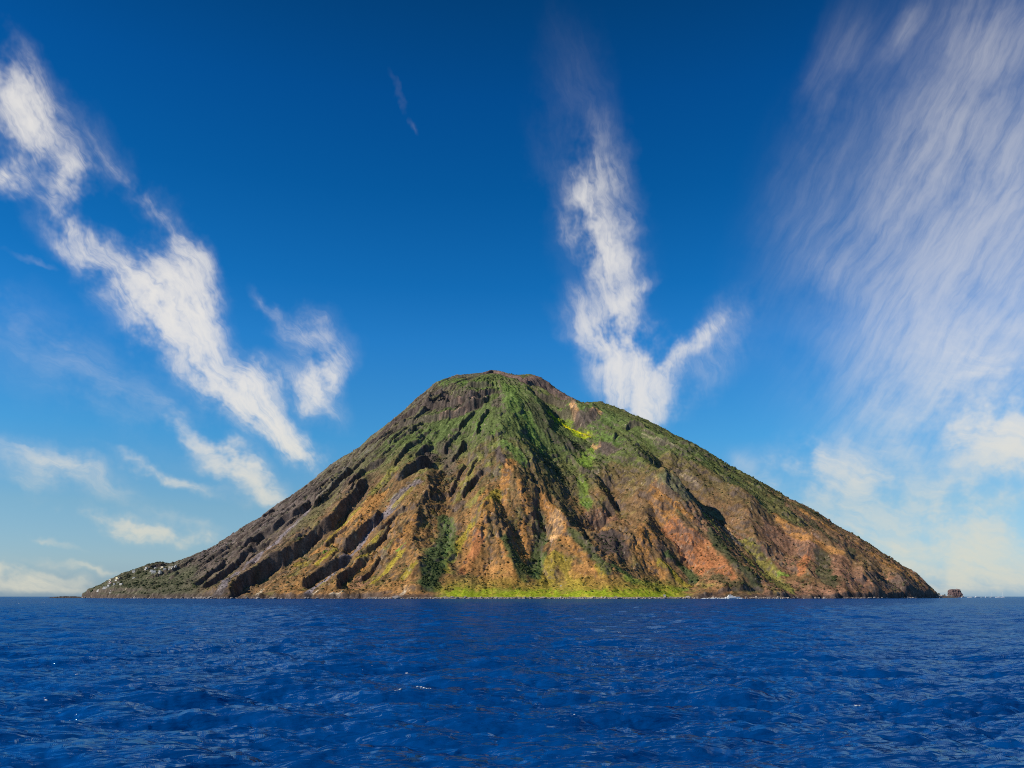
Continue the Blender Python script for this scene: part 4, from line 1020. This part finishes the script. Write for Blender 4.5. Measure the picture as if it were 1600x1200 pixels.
M_LEAF = plain('tree_leaves', (.035, .060, .020), .8, .2, .35, .5)
M_STONE = plain('shore_stone', (.30, .26, .23), .9, .2, .35, .25)
M_STACK = plain('red_brown_sea_rock', (.125, .085, .082), .95, .1, .30, .12)
M_REEF = plain('dark_reef_rock', (.07, .06, .055), .9, .2, .3, .3)
M_FOAM = plain('sea_foam', (.52, .56, .60), .7, .2, .06, 3.0)
WALLS = {'white': M_WHITE, 'cream': M_CREAM, 'pink': M_PINK, 'yellow': M_YELLOW, 'grey': M_GREY}

def box_vf(x0, x1, y0, y1, z0, z1, n=0):
    v = [(x0, y0, z0), (x1, y0, z0), (x1, y1, z0), (x0, y1, z0), (x0, y0, z1), (x1, y0, z1), (x1, y1, z1), (x0, y1, z1)]
    f = [(3, 2, 1, 0), (4, 5, 6, 7), (0, 1, 5, 4), (1, 2, 6, 5), (2, 3, 7, 6), (3, 0, 4, 7)]
    return v, [tuple(i + n for i in q) for q in f]

def boxes(name, lst, m, parent):
    V, F = [], []
    for b in lst:
        v, f = box_vf(*b, n=len(V)); V += v; F += f
    return pydata(name, V, F, m, parent)

# ---------------------------------------------------------------- houses: flat-roofed island cubes with terrace, door and windows
def house(x, y, w, h, col, label, group=None, rz=0.0):
    z = float(ground_z(x, y)); w, h = w * .85, h * .9
    t = empty('house', (x, y, z), rz)
    tag(t, label, 'house', group)
    d = max(5.0, w * .55); hw = w / 2
    boxes('wall', [(-hw, hw, 0, d, -4.0, h)], WALLS[col], t)
    boxes('roof', [(-hw - .25, hw + .25, -.25, d + .25, h + .003, h + .35)], M_ROOF, t)
    boxes('terrace', [(-hw, hw, -3.2, -.003, -4.0, .12)], M_ROOF, t)
    boxes('door', [(-.55, .55, -.06, .08, .125, 2.25)], M_DOOR, t)
    for k in range(max(1, int(w // 4))):
        for s in (-1, 1):
            cx = s * (hw * .30 + 1.0 + k * 2.6)
            if abs(cx) + .6 < hw:
                wd = boxes('window', [(cx - .5, cx + .5, -.05, .08, 1.0, min(h - .4, 2.2))], M_GLASS, t)
                boxes('sill', [(cx - .65, cx + .65, -.16, -.051, .85, .998)], M_WHITE, wd)
    return t
for i, (x, y, w, h, c, l) in enumerate(VILLAGE):
    house(x, y, w, h, c, l, 'houses of the village on the left headland', math.radians(random.uniform(-28, 8)))
for (x, y, w, h, c, l) in COTTAGES:
    house(x, y, w, h, c, l, 'cottages at the foot of the volcano', math.radians(random.uniform(-12, 6)))

# ---------------------------------------------------------------- boats
def hull_mesh(L, B, D, free, n=14, m=9, sheer=.35):
    """lofted hull: bow towards +x, keel at -D, gunwale at +free"""
    V, F = [], []
    for i in range(n + 1):
        s = i / n; x = -L / 2 + L * s
        b = B / 2 * (1 - max(0, (s - .45) / .55) ** 2.1) * (.86 + .14 * min(1, s * 4))
        top = free * (1 + sheer * max(0, s - .3) ** 2 * 2)
        rake = max(0, s - .75) / .25
        for j in range(m + 1):
            u = -1 + 2 * j / m; a = abs(u)
            zz = -D * (1 - .5 * rake) * (1 - a ** 2.2) + top * a ** 2.2
            V.append((x + rake * .05 * L * a, math.copysign(b * min(1, a * 1.25) ** .7, u) if a > 1e-6 else 0, zz))
    for i in range(n):
        for j in range(m):
            p = i * (m + 1) + j
            F.append((p, p + m + 1, p + m + 2, p + 1))
    F.append(tuple(range(m + 1)))
    return V, F

def sheer_deck(L, B, z0, free, n=12):
    V, F = [], []
    for i in range(n + 1):
        s = i / n; x = -L / 2 + L * s * .985
        b = B / 2 * .96 * (1 - max(0, (s - .45) / .55) ** 2.1) * (.86 + .14 * min(1, s * 4)); z = free * .93 * (1 + .35 * max(0, s - .3) ** 2 * 2)
        V += [(x, -b, z), (x, b, z)]
    for i in range(n): F.append((2 * i, 2 * i + 2, 2 * i + 3, 2 * i + 1))
    return V, F

def cabin(x0, x1, w, z0, z1, rake=.8, taper=.1):
    v = [(x0, -w / 2, z0), (x1, -w / 2, z0), (x1, w / 2, z0), (x0, w / 2, z0)]
    t = w * (1 - taper) / 2
    v += [(x0 + rake * .25, -t, z1), (x1 - rake, -t, z1), (x1 - rake, t, z1), (x0 + rake * .25, t, z1)]
    return v, [(3, 2, 1, 0), (4, 5, 6, 7), (0, 1, 5, 4), (1, 2, 6, 5), (2, 3, 7, 6), (3, 0, 4, 7)]

def tube(p0, p1, r, n=6):
    a = mathutils.Vector(p0); b = mathutils.Vector(p1); d = (b - a).normalized(); u = d.orthogonal().normalized(); w = d.cross(u)
    V, F = [], []
    for q in (a, b):
        for k in range(n):
            t = 6.28318 * k / n; V.append(tuple(q + r * (math.cos(t) * u + math.sin(t) * w)))
    for k in range(n): F.append((k, (k + 1) % n, n + (k + 1) % n, n + k))
    F += [tuple(range(n))[::-1], tuple(range(n, 2 * n))]
    return V, F

def motor_boat(loc, L, rz, label, group=None, big=False, name='motor_boat'):
    t = empty(name, loc, rz); tag(t, label, 'boat', group)
    B = L * .24; fr = L * .085
    hl = pydata('hull', *hull_mesh(L, B, L * .04, fr), M_HULL, t, True)
    boxes('boot_stripe', [(-L * .5 - .02, L * .40, -B * .437, B * .437, -.02, .02 + fr * .10)], M_STRIPE, hl)
    pydata('deck', *sheer_deck(L, B, 0, fr), M_DECK, t)
    z = fr * .9
    cb = pydata('cabin', *cabin(-L * .34, L * .18, B * .72, z, z + L * .085, L * .06), M_HULL, t)
    boxes('window_strip', [(-L * .28, L * .10, s * B * .36 - .06, s * B * .36 + .06, z + L * .035, z + L * .06) for s in (-1,)], M_GLASS, cb)
    boxes('window_strip', [(-L * .28, L * .10, B * .36 - .06, B * .36 + .06, z + L * .035, z + L * .06)], M_GLASS, cb)
    if big:
        fb = pydata('upper_deck', *cabin(-L * .30, L * .03, B * .58, z + L * .086, z + L * .145, L * .05), M_HULL, t)
        boxes('window_strip', [(-L * .25, L * -.03, -B * .29 - .08, -B * .29 + .04, z + L * .105, z + L * .128)], M_GLASS, fb)
        boxes('hardtop', [(-L * .27, -L * .04, -B * .26, B * .26, z + L * .165, z + L * .175)], M_HULL, t)
        for sx in (-.25, -.06):
            for sy in (-.22, .22):
                pydata('hardtop_post', *tube((L * sx, B * sy, z + L * .144), (L * sx, B * sy, z + L * .166), .10), M_STEEL, t)
    top = z + L * (.175 if big else .085)
    ms = pydata('mast', *tube((-L * .15, 0, top - .05), (-L * .17, 0, top + L * .06), L * .006), M_HULL, t)
    boxes('radar', [(-L * .19, -L * .13, -L * .012, L * .012, top + L * .035, top + L * .045)], M_HULL, ms)
    pydata('bow_rail', *tube((L * .18, -B * .42, fr * 1.35), (L * .50, -B * .05, fr * 1.75), L * .003), M_STEEL, t)
    pydata('bow_rail', *tube((L * .18, B * .42, fr * 1.35), (L * .50, B * .05, fr * 1.75), L * .003), M_STEEL, t)
    return t

def sail_boat(loc, L, mast, rz, label, group):
    t = empty('sailing_boat', loc, rz); tag(t, label, 'boat', group)
    B = L * .26; fr = L * .085
    pydata('hull', *hull_mesh(L, B, L * .05, fr), M_HULL, t, True)
    pydata('deck', *sheer_deck(L, B, 0, fr), M_DECK, t)
    pydata('cabin', *cabin(-L * .20, L * .16, B * .5, fr * .9, fr * .9 + L * .05, L * .05), M_HULL, t)
    ms = pydata('mast', *tube((L * .06, 0, fr * .8), (L * .05, 0, mast), .22), M_HULL, t)
    pydata('spreader', *tube((L * .055, -B * .3, mast * .6), (L * .055, B * .3, mast * .6), .06), M_STEEL, ms)
    pydata('boom', *tube((L * .05, 0, fr + 1.6), (-L * .36, 0, fr + 1.7), .16), M_HULL, t)
    pydata('furled_sail', *tube((L * .03, 0, fr + 2.0), (-L * .34, 0, fr + 2.05), .34, 8), M_CREAM, t)
    pydata('forestay', *tube((L * .50, 0, fr * 1.3), (L * .05, 0, mast * .97), .05, 4), M_STEEL, t)
    pydata('backstay', *tube((-L * .49, 0, fr), (L * .05, 0, mast * .98), .05, 4), M_STEEL, t)
    return t

YB = 1838.0
motor_boat((487.1, YB, .1), 33.0, 0.06, 'white motor yacht with raised upper deck under way close to the right shore', None, True, 'motor_yacht')
FAR = [(2224.4, 4100, 26, 0.3, 'white boat nearest to the reddish sea stack on the horizon'),
       (2146.8, 3900, 20, 2.9, 'small white boat second out from the sea stack, lying low'),
       (2349.7, 4200, 30, 0.2, 'broad white boat third out from the sea stack, widest of the far row'),
       (2428.5, 4300, 15, 3.3, 'tiny white boat right beside the broad white boat'),
       (2424.1, 4250, 22, 0.5, 'pale boat just left of the two bare masts on the horizon'),
       (2452.2, 4200, 22, 2.8, 'short white boat between the two bare masts')]
for x, y, L, rz, lb in FAR:
    motor_boat((x, y, .1), L, rz, lb, 'boats at anchor on the right horizon')
sail_boat((2421.8, 4200, .1), 21.0, 27.0, .2, 'left one of two white sailing boats with bare masts', 'boats at anchor on the right horizon')
sail_boat((2448.5, 4150, .1), 20.0, 28.0, 3.0, 'rightmost white sailing boat with bare mast on the horizon', 'boats at anchor on the right horizon')

# ---------------------------------------------------------------- the sea stack and its little tower
def rock_ring(cx, cy, prof, outline, seed, m, name, nseg=48):
    """stacked rings: prof = [(z, scale)], outline(angle) = radius in x, y"""
    rg = np.random.RandomState(seed)
    V, F = [], []
    for k, (z, s, ox) in enumerate(prof):
        for i in range(nseg):
            a = 6.28318 * i / nseg; rx, ry = outline(a)
            n = 1 + .04 * math.sin(5 * a + k * .3) + .045 * rg.randn()
            V.append((rx * s * n * math.cos(a) + ox, ry * s * n * math.sin(a), z + (rg.randn() * 1.3 if 0 < k else 0)))
    K = len(prof)
    for k in range(K - 1):
        for i in range(nseg):
            j = (i + 1) % nseg
            F.append((k * nseg + i, k * nseg + j, (k + 1) * nseg + j, (k + 1) * nseg + i))
    F.append(tuple(range((K - 1) * nseg, K * nseg)))
    return V, F
def build_stack():
    y = 5300.0; x = 2826.1
    sq = lambda a: (35 / max(abs(math.cos(a)), abs(math.sin(a)) * .92) ** 1.0, 30 / max(abs(math.cos(a)), abs(math.sin(a)) * .92) ** 1.0)
    prof = [(-8, 1.02, 1), (0, 1.0, 1), (6, .97, 0), (13, .95, -1), (20, .92, -2), (27, .89, -4), (33, .85, -6), (38, .83, -7), (43, .80, -8), (46.5, .78, -7), (48.5, .72, -6), (49.5, .40, -2)]
    V, F = rock_ring(0, 0, prof, sq, 5, M_STACK, 'sea_stack')
    o = pydata('sea_stack', V, F, M_STACK); o.location = (x, y, 0)
    tag(o, 'blocky reddish brown sea stack standing alone off the right shore', 'rock')
    t = empty('lighthouse', (x + 4, y - 6, 49.0)); tag(t, 'tiny pale lighthouse tower on top of the sea stack', 'lighthouse')
    tw = pydata('tower', *tube((0, 0, -3), (0, 0, 5.5), 1.8, 10), M_PINK, t)
    pydata('gallery', *tube((0, 0, 5.5), (0, 0, 5.9), 2.3, 10), M_WHITE, tw)
    pydata('lantern', *tube((0, 0, 5.9), (0, 0, 7.6), 1.1, 8), M_GLASS, t)
    pydata('lantern_roof', *tube((0, 0, 7.6), (0, 0, 8.3), 1.3, 8), M_WHITE, t)
build_stack()

# ---------------------------------------------------------------- low ground beyond both ends of the island
def low_land(name, x0, x1, y0, y1, top, seed, m, label, kind):
    nx, ny = 90, 40
    xs = np.linspace(x0, x1, nx); ys = np.linspace(y0, y1, ny); X, Y = np.meshgrid(xs, ys)
    e = np.clip(1 - ((X - (x0 + x1) / 2) / ((x1 - x0) / 2)) ** 2, 0, 1) * np.clip(1 - ((Y - (y0 + y1) / 2) / ((y1 - y0) / 2)) ** 2, 0, 1)
    Z = top * 1.7 * e ** .6 * (.55 + .9 * fbm(X / 18, Y / 18, 3, seed, ridged=True)) - 1.6 + .8 * fbm(X / 5, Y / 5, 2, seed + 1)
    idx = np.arange(nx * ny).reshape(ny, nx)
    F = np.stack([idx[:-1, :-1], idx[:-1, 1:], idx[1:, 1:], idx[1:, :-1]], -1).reshape(-1, 4)
    o = link(name, grid_mesh(name, np.stack([X, Y, Z], -1).reshape(-1, 3), F, False), m)
    tag(o, label, kind=kind)
    return o, X, Y, Z
low_land('reef', -1514.8, -1393.5, 2690, 2760, 3.6, 301, M_REEF, 'low dark rock reef trailing into the sea off the left headland', 'structure')
_, SX_, SY_, SZ_ = low_land('rocky_spit', 1505.4, 1605.2, 2960, 3080, 5.0, 305, M_REEF, 'low dark rocky spit beyond the right end of the volcano', 'structure')
def spit_z(x): 
    j = np.argmin(np.abs(SX_[0] - x)); i = SX_.shape[0] // 2
    return float(SZ_[i, j])
def shed(x, w, h, label, m):
    y = 3020.0; t = empty('house', (x, y, spit_z(x) - .5), .1); tag(t, label, 'house', 'white houses on the low spit')
    boxes('wall', [(-w / 2, w / 2, 0, 6, -2, h)], m, t); boxes('roof', [(-w / 2 - .3, w / 2 + .3, -.3, 6.3, h + .003, h + .3)], M_ROOF, t)
    boxes('door', [(-.5, .5, -.05, .08, 0, 2.1)], M_DOOR, t); boxes('window', [(w * .25 - .6, w * .25 + .6, -.05, .08, 1, 2.1)], M_GLASS, t); boxes('window', [(-w * .25 - .6, -w * .25 + .6, -.05, .08, 1, 2.1)], M_GLASS, t)
shed(1565.8, 10.0, 4.0, 'white house on the low spit between the dark trees and the sea stack', M_WHITE)
shed(1590.1, 15.0, 3.4, 'long pale house at the outer end of the low spit', M_CREAM)

def tree(x, y, z, h, seed, label):
    rg = random.Random(seed)
    t = empty('tree', (x, y, z)); tag(t, label, 'tree', 'trees on the low spit')
    V, F = [], []
    pts = [(0, 0, -1), (.2, 0, h * .25), (.1, .2, h * .5), (.4, .1, h * .72)]
    for k in range(3):
        v, f = tube(pts[k], pts[k + 1], .45 - .1 * k); n = len(V); V += v; F += [tuple(i + n for i in q) for q in f]
    for k in range(5):
        a = k * 1.3; v, f = tube((.2, .1, h * (.35 + .06 * k)), (math.cos(a) * h * .28, math.sin(a) * h * .28, h * (.55 + .07 * k)), .13); n = len(V); V += v; F += [tuple(i + n for i in q) for q in f]
    pydata('trunk', V, F, M_BARK, t)
    V, F = [], []
    for c in range(14):
        a = rg.uniform(0, 6.28); rr = h * .30 * math.sqrt(rg.random()); c0 = (rr * math.cos(a), rr * math.sin(a), h * rg.uniform(.5, .95))
        for k in range(38):
            d = mathutils.Vector((rg.gauss(0, 1), rg.gauss(0, 1), rg.gauss(0, .8))).normalized() * h * .15 * rg.random() ** .4
            p = mathutils.Vector(c0) + d; s = h * .035
            u = mathutils.Vector((rg.gauss(0, 1), rg.gauss(0, 1), rg.gauss(0, 1))).normalized() * s; w = u.orthogonal().normalized() * s * .7
            n = len(V); V += [tuple(p - u), tuple(p + w), tuple(p + u), tuple(p - w)]; F.append((n, n + 1, n + 2, n + 3))
    pydata('crown', V, F, M_LEAF, t)
for x, h, sd, lb in ((1544.5, 10.0, 1, 'dark tree at the root of the low spit, touching the volcano slope'), (1564.2, 7.5, 2, 'smaller dark tree beside the white house on the low spit')):
    y = 3008.0; tree(x, y, spit_z(x) - .5, h, sd, lb)

# ---------------------------------------------------------------- boulders and rubble along the waterline, uncountable
def build_rubble():
    rg = np.random.RandomState(44)
    g = (GZ_ > -.3) & (GZ_ < 3.0)
    ii, jj = np.nonzero(g)
    # only the shore that can be seen
    k = rg.choice(len(ii), min(5200, len(ii)), replace=False); ii, jj = ii[k], jj[k]
    ico = bmesh.new(); bmesh.ops.create_icosphere(ico, subdivisions=1, radius=1.0)
    bv = np.array([v.co[:] for v in ico.verts]); bf = np.array([[v.index for v in f.verts] for f in ico.faces]); ico.free()
    n = len(ii)
    x = GX_[ii, jj] + rg.randn(n) * 2; y = GY_[ii, jj] + rg.randn(n) * 2; z = GZ_[ii, jj]
    s = np.exp(rg.randn(n) * .5) * .95
    V = bv[None] * (1 + .3 * rg.randn(n, len(bv), 1)) * s[:, None, None] * np.stack([1 + rg.rand(n), 1 + rg.rand(n), .6 + .5 * rg.rand(n)], 1)[:, None]
    V = V + np.stack([x, y, z + .2 * s], 1)[:, None]
    F = bf[None] + (np.arange(n) * len(bv))[:, None, None]
    o = link('shore_rubble', grid_mesh('shore_rubble', V.reshape(-1, 3), F.reshape(-1, 3), False), M_STONE)
    tag(o, 'pale boulders and rubble strewn along the waterline', kind='stuff')
build_rubble()

# ---------------------------------------------------------------- foam: crests that break, and the yacht's wake (parts of the sea)
def foam(name, cx, cy, width, depth, n, seed, size, follow=True):
    rg = np.random.RandomState(seed)
    ico = bmesh.new(); bmesh.ops.create_icosphere(ico, subdivisions=1, radius=1.0)
    bv = [v.co.copy() for v in ico.verts]; bf = [[v.index for v in f.verts] for f in ico.faces]; ico.free()
    V, F = [], []
    box = (np.abs(SEAV[:, 0] - cx) < width + 2) & (np.abs(SEAV[:, 1] - cy) < depth + 3)
    loc = SEAV[box]
    for k in range(n):
        x = cx + rg.uniform(-.5, .5) * width; y = cy + rg.randn() * depth * .3 + .12 * width * math.sin(3 * x + seed)
        z = loc[np.argmin((loc[:, 0] - x) ** 2 + (loc[:, 1] - y) ** 2), 2] if follow and len(loc) else 0.05
        s = size * math.exp(rg.randn() * .5); m0 = len(V)
        for c in bv:
            q = 1 + .25 * rg.randn()
            V.append((x + c.x * s * q * 1.9, y + c.y * s * q * 1.1, z + .35 * s + c.z * s * q * .5))
        F += [[i + m0 for i in f] for f in bf]
    pydata(name, V, F, M_FOAM, SEA, True)
for k, (x, y, w, n) in enumerate([(-6.8, 56.0, 0.60, 30), (-10.1, 58.6, 1.53, 16), (-4.6, 43.0, 0.86, 36), (-5.7, 41.4, 0.38, 10), (-28.0, 53.7, 0.33, 14), (9.8, 138.3, 0.96, 16), (14.6, 112.1, 0.52, 9), (36.1, 103.2, 0.48, 16), (15.8, 38.0, 0.29, 22), (5.3, 58.0, 0.13, 5), (-366.0, 650.0, 2.50, 8), (-350.0, 590.9, 1.82, 7), (-23.7, 209.7, 0.65, 6), (-22.0, 39.2, 0.15, 5), (2.6, 34.2, 0.11, 4), (41.7, 203.1, 0.47, 5), (5.5, 171.1, 0.53, 6)]):
    foam('whitecap', x, y, w, .18 * w, n, 60 + k, max(.018, .0002 * y))
foam('wake', 449.6, YB, 60.0, 2.5, 130, 91, .8, False)
foam('bow_wave', 503.3, YB - 4, 14.0, 1.6, 30, 92, .6, False)
print('done')
